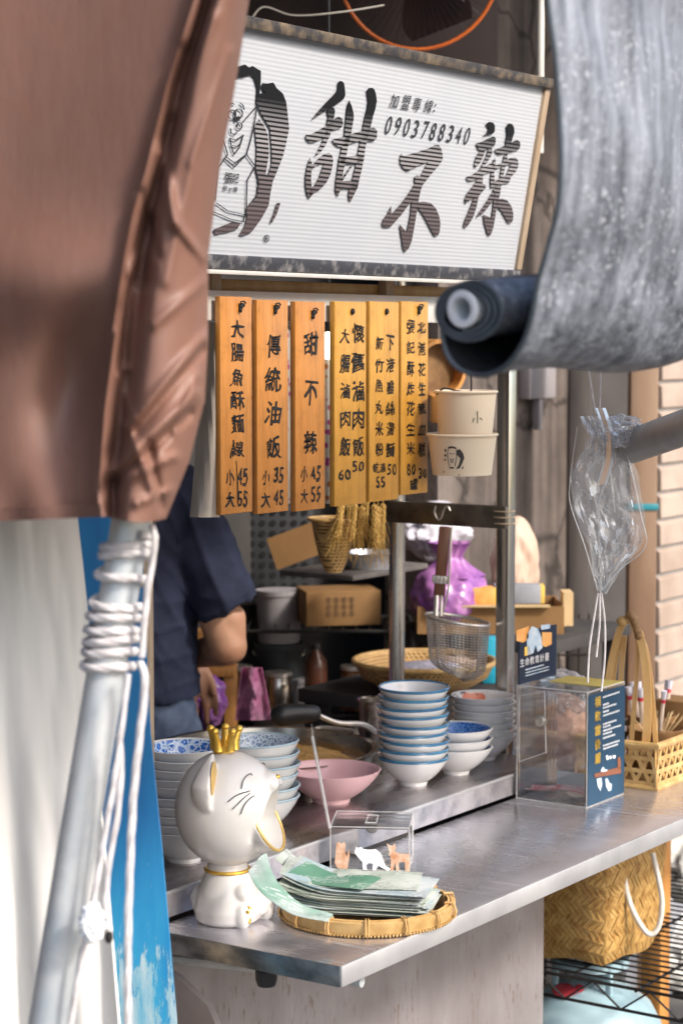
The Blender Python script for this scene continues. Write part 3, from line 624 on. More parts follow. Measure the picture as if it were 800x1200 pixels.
strokes(mb, f, [
 [(270,85),(300,62),(335,68),(352,100),(350,150),(330,175),(285,185),(245,195),(280,165),(295,130),(290,110)],
 [(178,265),(230,250),(300,215),(340,200),(360,215),(355,270),(335,300),(280,315),(230,328),(200,320)],
 [(215,335),(262,330),(240,390),(210,450),(170,492),(160,460),(180,390)], [(290,325),(320,310),(330,340),(315,385),(280,440),(240,490),(215,500),(245,440),(275,380)],
 [(88,580),(140,560),(200,520),(270,475),(320,452),(345,470),(380,465),(440,435),(500,400),(545,395),(570,425),(572,480),(540,540),(495,585),(445,590),(480,520),(505,455),(440,470),(350,510),(270,545),(200,590),(140,615),(100,615)],
 [(340,420),(355,400),(358,440),(345,540),(350,640),(345,675),(315,680),(312,600),(322,520)], [(345,625),(420,585),(500,560),(495,610),(480,635),(400,645),(340,675)], [(445,370),(472,360),(465,420),(440,520),(425,590),(398,600),(410,520),(430,430)],
 [(460,110),(480,78),(510,80),(530,110),(535,160),(515,220),(500,280),(450,290),(455,240),(468,180)], [(352,325),(400,305),(470,280),(530,245),(560,232),(588,250),(588,300),(570,325),(500,345),(430,360),(390,370),(365,350)],
 [(195,590),(240,575),(235,640),(265,650),(265,685),(235,715),(205,755),(160,770),(110,800),(80,830),(72,790),(90,740),(130,690),(165,640)], [(160,770),(200,760),(180,860),(150,950),(110,1020),(80,1055),(58,1040),(75,980),(110,900),(140,820)],
 [(340,690),(410,650),(400,740),(370,850),(355,950),(340,1040),(318,1110),(300,1135),(280,1100),(255,1010),(245,930),(320,965),(335,880),(340,800)],
 [(330,720),(370,710),(340,790),(290,860),(240,920),(180,955),(200,920),(250,850),(295,780)], [(370,790),(420,780),(470,800),(510,860),(525,930),(520,985),(500,1015),(475,1005),(450,960),(410,890),(365,850)]])
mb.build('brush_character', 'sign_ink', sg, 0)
# franchise line and telephone number
mb = MB(); f = zs(440, 90, 6.667)
for ch, x, y in (('加',148,190),('盟',240,200),('專',325,215),('線',415,230)): put(mb, ch, f(x, y), E1, E2, .0245, .0235, .22, 0, .002)
put(mb, ':', f(462, 243), E1, E2, .0045, .014, .2)
for ch, x, y in (('0',103,378),('9',175,385),('0',245,395),('3',312,408),('7',388,415),('8',450,428),('8',518,435),('3',585,445),('4',650,455),('0',715,462)): put(mb, ch, f(x, y), E1, E2, .0165, .030, .2, 0, -.006)
mb.build('telephone_lettering', 'ink', sg, 0)
# emblem: man with glasses in front of a brush swoosh
f = zs(250, 70, 5.45); mb = MB()
hair = [(150,45),(170,40),(200,30),(225,50),(250,40),(280,60),(300,70),(300,130),(290,230),(278,290),(272,270),(278,180),(262,120),(240,95),(215,100),(190,110),(150,112)]
strokes(mb, f, [hair, [(300-x, y) for x, y in hair],
 [(285,220),(300,215),(330,210),(305,180),(310,150),(345,152),(380,145),(400,180),(440,215),(462,270),(470,340),(480,440),(460,540),(440,620),(400,720),(375,780),(360,860),(350,930),(300,1020),(240,1100),(190,1122),(165,1118),(200,1060),(215,1000),(205,950),(270,880),(290,790),(270,690),(275,560),(262,430),(290,380),(320,420),(345,480),(352,600),(330,730),(345,745),(372,660),(370,570),(360,440),(300,340),(278,290)],
 [(0,1085),(60,1060),(120,1035),(170,1045),(150,1080),(80,1100),(10,1115)], [(405,915),(425,915),(400,990),(370,1042),(362,1035),(385,980)]])
mb.build('emblem_brushwork', 'sign_ink', sg, 0)
mb = MB()
for p in ([(278,290),(262,400),(235,520),(210,605)], [(22,290),(38,400),(65,520),(90,605)], [(280,290),(185,400)], [(105,500),(140,515),(190,480),(165,560),(130,605),(110,540),(105,500)], [(120,548),(150,552),(172,535)], [(170,275),(188,290),(195,318)], [(100,290),(118,275),(132,285)],
          [(65,625),(130,685),(210,605)], [(80,620),(135,660),(200,610)], [(210,605),(265,680),(215,770),(210,880),(210,985)], [(90,605),(30,690),(10,900)], [(20,915),(90,965),(200,990)], [(0,970),(100,1015),(190,1035),(200,985)], [(108,440),(112,470),(135,478),(148,462)], [(265,680),(285,760),(280,860),(210,950)]):
    ribbon2(mb, p, 4.5, f, ext)
for cx, cy, r in ((165,422,17),(158,345,26),(118,350,24)): ribbon2(mb, [(cx+r*math.cos(a*math.pi/8), cy+r*1.2*math.sin(a*math.pi/8)) for a in range(17)], 4.5, f, ext)
for cx, cy in ((140,380),(158,375)): strokes(mb, f, [[(cx-8,cy-14),(cx+8,cy-14),(cx+8,cy+14),(cx-8,cy+14)]])
for ch, x, y, w, h in (('張',98,755,44,66),('記',143,755,40,62),('甜',75,820,24,34),('不',107,835,24,30),('辣',142,828,24,34),('®',340,1142,36,50)):
    put(mb, ch, f(x, y), E1, E2, w/5.45/(.56*760), h/5.45/760)
mb.build('emblem_lines', 'ink_line', sg, 0)

# timber bits between sign and rail
mb = MB(); a = Py(242, 331, .46); b = Py(600, 337, .46); mb.box((a.x-.35, .45, 1.738), (b.x, .50, 1.756), .002); mb.solo('timber_batten', 'bamboo', 'thin yellowish timber batten running along under the white sign', 'batten')
# white rail behind the menu boards
YB = .40
a = Py(242, 340, YB+.03); b = Py(520, 376, YB+.03); XR = 1.22
rl = thing('menu_rail', 'long cream white board that the wooden menu planks hang on', 'rail', (.5, YB+.03, 1.68))
zr0, zr1 = b.z-.004, a.z
mb = MB(); mb.box((-.42, YB+.018, zr0), (XR, YB+.032, zr1), .002); mb.build('board', 'rail', rl)
for x in (-.35, .25, .75, 1.15):
    mb = MB(); mb.box((x, YB+.033, zr0+.01), (x+.025, YB+.05, 1.80), .001); mb.build('hanger', 'lath', rl)

# ================================================================== MENU PLANKS
def plank(px0, px1, yt, yb, mat, label, hole, cols, split=False):
    YF = YB; a = Py(px0+4, yt, YF); b = Py(px1, yb, YF); x0, x1 = a.x, b.x; zt = a.z; zb = Py((px0+px1)/2, yb+1, YF).z; th = .011
    t = thing('menu_plank', label, 'menu board', ((x0+x1)/2, YF+th/2, zb), 'hanging wooden menu planks')
    mb = MB(); mb.box((x0, YF, zb), (x1, YF+th, zt), .0018); mb.build('board', mat, t)
    mb = MB(); h = Py(hole[0], hole[1], YF); rr = .0042
    mb.ball(h+Vector((0, -.002, 0)), (rr, .004, rr*1.3), 8)
    if hole[2]:
        mb.ball(h+Vector((.005, -.003, .002)), (rr*.9, .003, rr*.8), 8); mb.ball(h+Vector((-.002, -.003, -.006)), (rr*.7, .003, rr), 8)
        mb.tube([h+Vector((.001, -.004, .002)), h+Vector((-.004, -.005, .007)), h+Vector((.003, -.006, .008)), h+Vector((.009, -.005, .005))], .0014, 6)
    else: mb.tube([h+Vector((0, -.001, 0)), h+Vector((0, .02, .002))], .003, 8)
    mb.build('hanging_knot', 'cord', t)
    mb = MB(); ey = UZ
    for ch, x, y, w, h_ in cols:
        c = Py(x, y, YF-.0008); jr = random.uniform(-.05, .05)
        put(mb, ch, c, E1, ey, w*random.uniform(.92, 1.08), h_*random.uniform(.93, 1.07), random.uniform(-.08, .12), jr*1.6, .016, .16)
    mb.build('painted_markings', 'ink', t, 0)
    if split:
        c = Py(279, 590, YF-.0007); d = Py(277, 540, YF-.0007)
        mb = MB(); mb.ribbon(smoothpts([d, (d+c)/2+Vector((.001, 0, 0)), c]), Vector((0, -1, 0)), [.001]*8+[.0022]*9, .0008); mb.build('crack', 'cord', t)
def zc3(items): return [(c, 230+x/4.1375, 330+y/4.1375, w, h) for c, x, y, w, h in items]
def zc4(items): return [(c, 370+x/4.1375, 330+y/4.1375, w, h) for c, x, y, w, h in items]
def num(s, x, y, w, h, gap): return [(c, x+(i-(len(s)-1)/2)*gap, y, w, h) for i, c in enumerate(s)]
W1, H1 = .036, .0275
plank(254, 296, 347, 601, 'plank_orange', 'orange wooden menu plank at the left end, reading 大腸魚酥麵線 45 and 55', (281, 359, 1), zc3(
    [(c, 200, y, W1, H1) for c, y in zip('大腸魚酥麵線', (228, 345, 465, 577, 690, 810))] + [('小', 165, 950, .022, .025), ('大', 165, 1057, .024, .025)] + num('45', 226, 945, .0125, .026, 26) + num('55', 226, 1053, .0125, .026, 26)), True)
plank(297, 338, 351, 600, 'plank_orange', 'orange wooden menu plank reading 傳統油飯, second from the left', (322, 361, 1), zc3(
    [(c, 375, y, .041, .035) for c, y in zip('傳統油飯', (310, 475, 635, 800))] + [('小', 338, 950, .022, .025), ('大', 338, 1060, .024, .025)] + num('35', 400, 938, .0125, .026, 26) + num('45', 400, 1047, .0125, .026, 26)))
plank(342, 381, 353, 597, 'plank_orange', 'orange wooden menu plank with three spaced characters 甜不辣', (366, 367, 1), zc3(
    [(c, 556, y, .037, h) for c, y, h in zip('甜不辣', (300, 540, 780), (.037, .039, .040))] + [('小', 523, 932, .021, .025), ('大', 523, 1040, .023, .025)] + num('45', 580, 930, .0125, .026, 26) + num('55', 580, 1030, .0125, .026, 26)))
plank(388, 429, 353, 591, 'plank_yellow', 'yellow wooden menu plank ending in the prices 60 and 50', (412, 365, 0), zc4(
    [(c, 207, y, .036, .034) for c, y in zip('懷舊滷肉飯', (250, 390, 530, 665, 800))] + [(c, 143, y, .029, .028) for c, y in zip('大腸滷肉飯', (262, 400, 530, 665, 800))] + num('50', 205, 897, .0155, .018, 31) + num('60', 140, 937, .0165, .020, 33)))
plank(429, 467, 353, 586, 'plank_yellow', 'yellow wooden menu plank ending in the prices 55 and 50', (452, 365, 0), zc4(
    [(c, 308, y, .025, .0235) for c, y in zip('新竹魚丸米粉', (300, 405, 505, 610, 715, 815))] + [(c, 361, y, .027, .025) for c, y in zip('下港雞絲湯麵', (295, 405, 515, 615, 715, 815))] + [('乾', 292, 903, .018, .018), ('湯', 325, 903, .018, .018)] + num('50', 368, 910, .0125, .019, 25) + num('55', 313, 972, .0125, .019, 25)))
plank(466, 501, 353, 578, 'plank_yellow', 'narrow yellow menu plank at the right end, with prices 80 and 30', (490, 362, 1), zc4(
    [(c, 460, y, .0265, .024) for c, y in zip('張記酥炸花生米', (220, 320, 420, 520, 615, 715, 810))] + [(c, 514, y, .0255, .0235) for c, y in zip('北港花生豬血糕', (222, 325, 425, 520, 615, 715, 815))] + num('80', 462, 910, .0115, .020, 24) + num('30', 517, 930, .0115, .020, 22) + [('罐', 475, 985, .024, .020)]))
# cream cloth hanging left of the planks
def cl(u, v):
    px = interp([(0, 243), (.4, 240), (1, 226)], 0) ; y = 378+u*228; x = 232+v*26-(14*u if v < .5 else 2*u); 
    return Pd(x+ (8*math.sin(u*2.2) if v < .5 else 0), y, 3.46+.03*math.sin(v*5+u*3))
MB().grid(cl, 20, 10).solo('hanging_cloth', 'linen', 'narrow cream cloth hanging beside the leftmost menu plank', 'cloth', mods=[('SOLIDIFY', dict(thickness=.003))])

# ================================================================== HANGING PAPER CUPS
def cup(name, label, c, rt, rb, h, wall=.0015):
    t = thing(name, label, 'paper bowl', c, 'paper bowls hanging on the post')
    mb = MB(); mb.lathe([(0, .004), (rb-.002, .004), (rb, 0), (rb+.0008, 0), (rt, h), (rt-wall, h), (rb-wall, .006), (0, .006)], c, 48); mb.build('cup_wall', 'paper_cup', t)
    mb = MB(); mb.tube(arc(c+UZ*h, X3[0], X3[1], rt+.0005, 0, 2*math.pi*47/48, 47), .0026, 8, closed=True); mb.build('rolled_rim', 'paper_cup', t)
    return t
DCUP = 3.78
cb = Pd(541, 556, DCUP); ct = Pd(545, 508, DCUP)
tb = cup('paper_bowl', 'wide cream paper bowl printed with the round emblem, hanging below the small one', cb, 40.5*DCUP/2500, 34*DCUP/2500, 47*DCUP/2500)
tsm = cup('paper_cup', 'smaller cream paper cup marked 小 nested in the wide one', ct, 36*DCUP/2500, 31*DCUP/2500, 49*DCUP/2500)
def on_cup(c, rb, rt, h):
    def fn(px, py, d=.0006):
        # nearest hit of the pixel ray on the cup's cone (approximated at the local radius)
        z = Pd(px, py, DCUP-.055).z; k = (z-c.z)/h; r = rb+(rt-rb)*k+d
        lat = (px-(c-CAM).dot(RT)*F/(c-CAM).dot(FW)-CX)*(DCUP-.05)/F
        dep = -math.sqrt(max(r*r-lat*lat, 1e-9)); p = c+RT*lat+FH*dep; p.z = z; return p
    return fn
fc = on_cup(ct, 31*DCUP/2500, 36*DCUP/2500, 49*DCUP/2500); mb = MB()
for p in ([(557,482),(557.5,496)], [(553,490),(551.5,495)], [(560,490),(563,492)]): ribbon2(mb, p, 1.0, fc, -FH*.0006)
mb.build('lettering', 'emblem', tsm, 0)
fc = on_cup(cb, 34*DCUP/2500, 40.5*DCUP/2500, 47*DCUP/2500); mb = MB()
g = lambda x, y: fc(495+x/8, 450+y/8)
def cupstroke(p):
    mb.poly([g(x, y) for x, y in p], -FH*.0006)
for p in ([(220,590),(260,582),(295,595),(300,610),(260,600),(225,608)], [(295,620),(330,610),(360,650),(372,690),(355,740),(330,790),(295,800),(320,760),(335,700),(318,680),(300,660)], [(235,780),(275,780),(275,795),(235,795)], [(345,790),(365,765),(360,800)], [(180,820),(330,848),(328,864),(178,838)],
          [(190,610),(205,615),(200,640),(188,635)], [(185,660),(205,662),(205,685),(188,680)], [(185,705),(200,705),(200,722),(188,722)]): cupstroke(p)
for p in ([(225,600),(215,650),(222,720),(235,775)], [(300,640),(300,700),(285,770)], [(240,700),(258,715),(275,700)], [(235,655),(250,652)], [(262,652),(278,656)], [(240,720),(256,740),(272,722)]): ribbon2(mb, p, 6, g, -FH*.0006)
mb.build('emblem', 'emblem', tb, 0)
mb = MB(); pw = [Pd(549, 400, DCUP), Pd(552, 450, DCUP), Pd(549, 459, DCUP), Pd(535, 458, DCUP-.02), Pd(520, 455, DCUP-.03), Pd(512, 462, DCUP-.02)]
mb.tube(smoothpts([Pd(549, 352, DCUP)]+pw), .0016, 8); mb.solo('wire_hook', 'cord', 'thin dark wire holding the two paper cups', 'hook')

# ================================================================== STRAINER AND HOOK
xs, yst = PX-.03, Py(518, 600, .0).y
hy = PYF+(PYB-PYF)*.5
hk = Px(519, 600, PX-.024); 
mb = MB(); q = hk+Vector((-.003, 0, -.002))
ey_ = Vector((0, -1, 0))
s_pts = [q+ey_*-.014+UZ*.014, q+ey_*-.0165+UZ*0, q+ey_*-.008+UZ*-.013, q+ey_*.0+UZ*-.008, q+ey_*.006+UZ*.008, q+ey_*.014+UZ*.014, q+ey_*.02+UZ*.006]
mb.tube(smoothpts([p+Vector((-.003, 0, 0)) for p in s_pts]), .0019, 8); mb.solo('s_hook', 'wire', 'small bent wire hook over the dark crossbar', 'hook')
DS = (hk-CAM).dot(FH)-.05
PS = lambda x, y, d=0: Pd(x, y, DS+d)
st = thing('noodle_strainer', 'wire noodle strainer with a dark wooden handle hanging from the crossbar', 'strainer', PS(530, 795))
mb = MB(); top, bot = PS(521, 617), PS(514, 700); ax = (bot-top).normalized(); sd = ax.cross(FH).normalized()
mb.obox((top+bot)/2, (sd, ax, sd.cross(ax)), (13.5*DS/2500, (bot-top).length, .012), .003); mb.build('handle', 'dark_wood', st)
mb = MB(); c = PS(515.5, 679); mb.obox(c, (sd, ax, sd.cross(ax)), (19*DS/2500, .016, .015), .002)
for k in (-1, 0, 1): mb.tube([c+sd*(k*.007)-FH*.009-ax*.006, c+sd*(k*.007)-FH*.009+ax*.006], .0016, 6)
mb.build('clip', 'wire', st)
rw = 37.5*DS/2500; rc = PS(536, 726); ryx = FH*rw
mb = MB()
mb.tube(smoothpts([PS(529, 617, -.004), PS(527, 650, -.01), PS(525, 690, -.012), PS(519, 715, -.01), PS(516, 722, -.01)]), .0022, 8)
mb.tube([PS(511, 698, -.006), PS(510, 722, -rw*.3)], .005, 8); mb.tube([PS(517, 698, -.006), PS(516, 722, -rw*.3)], .003, 8)
mb.build('neck_wire', 'wire', st)
tilt = UZ*-.012
def rimp(a, r=1, dz=0): return rc+RT*(rw*r*math.cos(a))+FH*(rw*r*math.sin(a)) + UZ*(dz-.010*math.cos(a))
mb = MB(); mb.tube([rimp(2*math.pi*k/48) for k in range(48)], .0032, 8, closed=True); mb.build('rim', 'wire', st)
mb = MB(); hgt = 68*DS/2500
def profr(t): return (1-.14*t) if t < .7 else (1-.098)*math.sqrt(max(0, 1-((t-.7)/.3)**2*.94))
for i in range(1, 22):
    tt = i/22; mb.tube([rimp(2*math.pi*k/40, profr(tt), -hgt*tt) for k in range(40)], .0009, 4, closed=True)
for k in range(48):
    a = 2*math.pi*k/48; mb.tube([rimp(a, profr(t/14), -hgt*t/14) for t in range(15)], .0006, 4)
mb.build('mesh_basket', 'wire', st)
mb = MB()
for a in (-.9, .6, 2.2, 3.9): mb.tube([rimp(a, profr(t/14)*1.01, -hgt*t/14) for t in range(15)], .0016, 6)
mb.build('support_wire', 'wire', st)

# ================================================================== BOWLS
ORD = ['topmost', 'second', 'third', 'fourth', 'fifth', 'sixth', 'seventh', 'eighth', 'ninth', 'tenth']
def bowl_parts(t, rr, h, rf, wall, body, rim, inner, rimh=.0036, n=56, conv=.62):
    """rounded bowl with a foot ring"""
    out = [(rf+(rr-rf)*(.62*(k/10)+.38*math.sin(math.pi/2*k/10)), .007+(h-.007)*(k/10)**1.22) for k in range(11)]
    inn = [(max(r-wall, 0), z+wall*.7) for r, z in out]; inn[-1] = (rr-wall, h)
    c = ORG[t]
    kk = 10
    mb = MB(); mb.lathe([(0, .003), (rf-.006, .003), (rf-.005, 0), (rf-.0015, 0), (rf, .005)]+out+[(rr-wall*.5, h+.0008)]+[(r-.0003, z) for r, z in reversed(inn)]+[(0, inn[0][1])], c, n); mb.build('bowl_body', body, t)
    if rim:
        z1 = h-rimh; ro = lambda z: next((a[0]+(b[0]-a[0])*(z-a[1])/(b[1]-a[1]) for a, b in zip(out, out[1:]) if a[1] <= z <= b[1]), rr)
        pr = [(ro(z1+(h-z1)*k/4)+.0006, z1+(h-z1)*k/4) for k in range(5)]+[(rr-wall*.5, h+.0018), (rr-wall-.0008, h), (rr-wall-.0012, h-.003)]
        mb = MB(); mb.lathe(pr, c, n); mb.build('rim_band', rim, t)
    if inner:
        mb = MB(); mb.lathe([(max(r-.0008, 0), z+.0006) for r, z in inn[:-1]]+[(rr-wall-.0009, h-.0012)], c, n); mb.build('glazed_inside', inner, t)
    return t
def stack(px, py, n, rr, h, rf, dz, desc, group, body, rim, inner, z0=SHZ, jit=.0024, **kw):
    base = Pz(px, py, z0)
    def lab(k):   # k counted from the bottom
        i = n-1-k
        return ('topmost ' if i == 0 else 'bottom ' if k == 0 else ORD[i]+' from top ') + desc
    t = thing('bowl', lab(0), 'bowl', base, group); bowl_parts(t, rr, h, rf, .0032, body, rim, inner, **kw)
    out = [t]
    for k in range(1, n):
        out.append(dup(t, base+Vector((random.uniform(-jit, jit), random.uniform(-jit, jit), dz*k+random.uniform(-.0006, .0006))), lab(k), random.uniform(0, 6)))
        out[-1].rotation_euler = (random.uniform(-.018, .018), random.uniform(-.018, .018), random.uniform(0, 6))
    return out
stack(484, 919, 9, .0655, .0525, .0265, .0160, 'white bowl in the tall stack with thin blue rims', 'blue rimmed white bowls stacked by the steel post', 'bowl_white', 'bowl_blue_rim', None)
stack(534, 906, 3, .070, .052, .026, .0180, 'plain white bowl in the low stack of three', 'white bowls in the low stack of three', 'bowl_white', None, 'pat_deep')
stack(566, 889, 7, .0625, .050, .024, .0125, 'small bowl in the stack with spotted insides beside the donation box', 'small bowls with spotted insides', 'bowl_white', None, 'pat_spot')
stack(216, 1008, 10, .0655, .0535, .0275, .0142, 'white bowl in the tall left stack with blue patterned insides', 'blue patterned bowls behind the cat figurine', 'bowl_white', None, 'pat_blue')
stack(301, 973, 6, .0715, .060, .028, .0185, 'pale bowl in the stack right behind the cat figurine', 'pale blue lattice bowls behind the cat figurine', 'bowl_white', 'bowl_grey_rim', 'pat_pale', rimh=.002)
pk = Pz(388, 939, SHZ); t = thing('pink_bowl', 'wide matt pink bowl on the steel shelf', 'bowl', pk); bowl_parts(t, .088, .058, .034, .003, 'pink_bowl', None, None, conv=.8)

# ================================================================== POT, LID HANDLE
pc = Vector((.80, .735, SHZ))
pot = thing('stew_pan', 'wide round stainless pan with fried food behind the bowl stacks', 'pan', pc)
mb = MB(); mb.lathe([(0, .002), (.19, .002), (.20, .008), (.205, .042), (.213, .046), (.213, .049), (.202, .048), (.196, .012), (.188, .006), (0, .006)], pc, 64); mb.build('pan_wall', 'pan', pot)
mb = MB()
for s in (-1, 1):
    mb.tube(smoothpts([pc+Vector((s*.207, -.05, .035)), pc+Vector((s*.245, -.04, .042)), pc+Vector((s*.245, .04, .042)), pc+Vector((s*.207, .05, .035))]), .006, 8)
mb.build('loop_handle', 'wire', pot)
fd = thing('fried_snacks', 'heap of golden fried pieces lying in the wide steel pan', 'food', pc+UZ*.008)
mb = MB()
def heap(u, v):
    a = 2*math.pi*u; r = .185*v; p = pc+Vector((math.cos(a)*r, math.sin(a)*r, 0)); p.z = SHZ+.009+.032*(1-v**3)+.012*fbm(p*38, 3)*(1-v**4); return p
mb.grid(heap, 60, 24); mb.build('heap', 'fried_food', fd)
ld = Pd(350, 838, 4.05)
lad = thing('serving_ladle', 'steel ladle with a thick black grip lying across the pan', 'ladle', ld)
mb = MB(); mb.capsule(Pd(330, 838, 4.02), Pd(366, 836, 4.05), .022, .017); mb.build('grip', 'black', lad)
mb = MB(); mb.tube(smoothpts([Pd(368, 836, 4.05), Pd(395, 847, 4.07), Pd(425, 849, 4.1), Pd(440, 858, 4.12)]), .0055, 10); mb.build('shaft', 'wire', lad)
# steel cup behind the white stack
c = Pd(440, 835, 4.18); c.z = SHZ; r = .034
t = thing('steel_cup', 'tall steel cup behind the tall bowl stack', 'cup', c); mb = MB(); mb.lathe([(0, .003), (r*.8, .003), (r*.82, 0), (r, .10), (r*1.1, .105), (r*.96, .102), (r*.8, .008), (0, .008)], c, 32); mb.build('cup_wall', 'pan', t)

# tray by the person; its teal rim is a reflection put into colour
c = Pd(235, 862, 3.95); t = thing('food_tray', 'shallow steel tray with a painted teal reflection for an edge in front of the person', 'tray', Vector((c.x, c.y, SHZ)))
cx, cy_ = c.x, c.y
mb = MB(); mb.box((cx-.20, cy_-.06, SHZ+.0), (cx+.10, cy_+.10, SHZ+.035), .006); mb.build('tray_body', 'pan', t)
mb = MB(); mb.tube([(cx-.205, cy_-.065, SHZ+.037), (cx+.105, cy_-.065, SHZ+.037), (cx+.105, cy_+.105, SHZ+.037), (cx-.205, cy_+.105, SHZ+.037)], .006, 8, closed=True); mb.build('reflection_edge', 'turq', t)

# ================================================================== CAT FIGURINE
def remesh_obj(mb, name, mat, parent, voxel, smooth_it=6, cut=None, disp=None):
    o = ORG[parent]; me = MB.mesh(mb, name, o, 0, weld=False); ob = bpy.data.objects.new(name, me); COL.objects.link(ob)
    m = ob.modifiers.new('r', 'REMESH'); m.mode = 'VOXEL'; m.voxel_size = voxel
    s = ob.modifiers.new('s', 'SMOOTH'); s.factor = .5; s.iterations = smooth_it
    co = None
    if cut:
        co = bpy.data.objects.new('cutter', MB.mesh(cut, 'cutter', o, 0)); COL.objects.link(co)
        b = ob.modifiers.new('b', 'BOOLEAN'); b.operation = 'DIFFERENCE'; b.object = co; b.solver = 'EXACT'
    dg = bpy.context.evaluated_depsgraph_get(); dg.update(); me2 = bpy.data.meshes.new_from_object(ob.evaluated_get(dg)); ob.modifiers.clear(); ob.data = me2; me2.name = name
    if co: bpy.data.objects.remove(co)
    if disp:
        nv = [v.normal.copy() for v in me2.vertices]
        for v, n in zip(me2.vertices, nv): v.co += n*disp(v.co+o)
    me2.shade_smooth(); me2.set_sharp_from_angle(angle=R(50)); me2.materials.clear(); me2.materials.append(MAT[mat]); ob.parent = parent; ORG[ob] = o
    return ob
CB = Pz(267, 1079, .8); CFx = (RT*.98 - FH*.20).normalized(); CFy = UZ.cross(CFx); CA = (CFx, CFy, UZ)
def C(x, y, z): return CB + CFx*x + CFy*y + UZ*z
cat = thing('cat_figurine', 'glossy white ceramic cat with a huge open mouth and gold crown', 'figurine', CB)
HC = (.001, 0, .170); HA, HB, HV = .079, .078, .086
mb = MB(); mb.ball(C(*HC), (HA, HB, HV), 32, CA)
mp = Vector((.061, 0, .151)); md = Vector((.466, 0, -.885)); mnm = Vector((.885, 0, .466))
def CV(v): return CFx*v.x + CFy*v.y + UZ*v.z
# lower jaw: elliptical trough whose flat face is the mouth plane
jaw_ax = (CV(md), CFy, CV(mnm)); mc = C(*mp)
ja, jb = .0465, .058
mb.lathe([(0, -.055), (.4, -.05), (.75, -.03), (.93, -.012), (1.0, 0), (0, 0)], mc, 48, jaw_ax, ja, jb)
mb.ball(C(.058, 0, .213), (.022, .026, .0155), 16, CA); mb.ball(C(.069, -.010, .209), (.012, .013, .0125), 12, CA); mb.ball(C(.069, .010, .209), (.012, .013, .0125), 12, CA)
for s in (-1, 1):    # ears: half domes open to the front
    bm = bmesh.new(); bmesh.ops.create_uvsphere(bm, u_segments=32, v_segments=24, radius=1)
    for v in bm.verts:
        x, y, z = v.co; x = min(x, .12); k = 1-.55*max(z, 0); v.co = C(-.008+x*.030*k, s*.062+y*.026*k-s*.012*max(z, 0), .216+z*.046)
    mb.addbm(bm)
# cutter: cylinder out from the mouth plane, dome inwards
cut = MB(); cut.lathe([(0, -.048), (.45, -.042), (.78, -.027), (.95, -.010), (1.0, .0), (1.0, .05), (0, .05)], mc, 48, jaw_ax, ja*.90, jb*.86)
head = remesh_obj(mb, 'head', 'cat_white', cat, .0022, 8, cut)
mb = MB(); mb.lathe([(0, 0), (.040, 0), (.048, .006), (.0495, .02), (.045, .045), (.036, .068), (.030, .082), (.029, .092), (0, .092)], C(0, 0, 0), 48, CA)
for y, x, yy in ((-1, .030, -.030), (1, .052, .024)):
    mb.ball(C(x, yy, .018), (.014, .0155, .022), 16, CA)
    mb.capsule(C(x*.5, yy*.8, .012), C(x, yy, .011), .015, .013)
mb.capsule(C(.028, -.026, .05), C(.040, -.012, .02), .014, .012); mb.capsule(C(.028, .026, .05), C(.048, .006, .02), .014, .012)
mb.capsule(C(-.045, .01, .008), C(-.052, .012, .03), .009, .009); mb.capsule(C(-.052, .012, .03), C(-.046, .008, .045), .009, .007)
body = remesh_obj(mb, 'body', 'cat_white', cat, .0022, 6)
mb = MB(); mb.tube(arc(C(0, 0, .079), CFx, CFy, .0325, 0, 2*math.pi*47/48, 47), .0028, 8, closed=True); mb.build('collar', 'gold', cat)
mb = MB(); mb.tube([mc+jaw_ax[0]*(ja*.95*math.cos(2*math.pi*k/56))+CFy*(jb*.93*math.sin(2*math.pi*k/56))+jaw_ax[2]*.0005 for k in range(56)], .0026, 8, closed=True); mb.build('mouth_rim', 'gold_flat', cat)
def onhead(zx, zy, d=.0008):
    x = (zx/4+170-267)/811; z = (1085-(820+zy/4))/811
    k = 1-((x-HC[0])/(HA+d))**2-((z-HC[2])/(HV+d))**2; y = -(HB+d)*math.sqrt(max(k, .03)); return (x, y, z)
WL = ([(440,425),(470,400),(500,387),(535,380)], [(463,458),(490,430),(515,405),(535,390)], [(500,482),(515,440),(535,415),(552,403)], [(497,368),(497,340),(507,318),(522,310),(530,318)])
for s_ in (1, -1):
  for nm, sel in (('whisker_lines', WL[:3]), ('closed_eye', WL[3:])):
    mb = MB()
    for pts in sel: mb.tube(smoothpts([C(x+.004, y*s_, z) for x, y, z in [onhead(*p) for p in pts]], 4), .0008, 6)
    mb.build(nm, 'ink', cat)
mb = MB(); mb.ball(C(.0770, -.001, .2205), (.004, .005, .0032), 8, CA); mb.build('nose', 'gold', cat)
mb = MB()
for s in (-1, 1): mb.ball(C(-.0035, s*.061, .222), (.0025, .017, .030), 12, CA)
mb.build('inner_ear', 'gold_flat', cat)
mb = MB()
for dx, dz, r in ((0, .0, .0045), (-.006, .014, .0022), (.0, .019, .0022), (.007, .016, .0022)): mb.ball(C(.0405, -.034+dx, .012+dz), (.0035, r, r*1.2), 8, CA)
mb.build('paw_pads', 'gold', cat)
mb = MB(); cz = .252; cc = C(-.004, 0, cz)
mb.lathe([(0, 0), (.0165, 0), (.0155, .008), (.017, .014), (.0145, .014), (.013, .008), (0, .008)], cc, 32, CA)
for k in range(5):
    a = 2*math.pi*k/5+.5; d = CFx*math.cos(a)+CFy*math.sin(a); b0 = cc+d*.0145+UZ*.006
    mb.tube(smoothpts([b0, b0+d*.002+UZ*.012, b0+d*.007+UZ*.026]), [.0085+(.0046-.0085)*min(i/16, 1) for i in range(17)], 10); mb.ball(b0+d*.0075+UZ*.029, .0062, 8)
mb.build('crown', 'gold', cat)

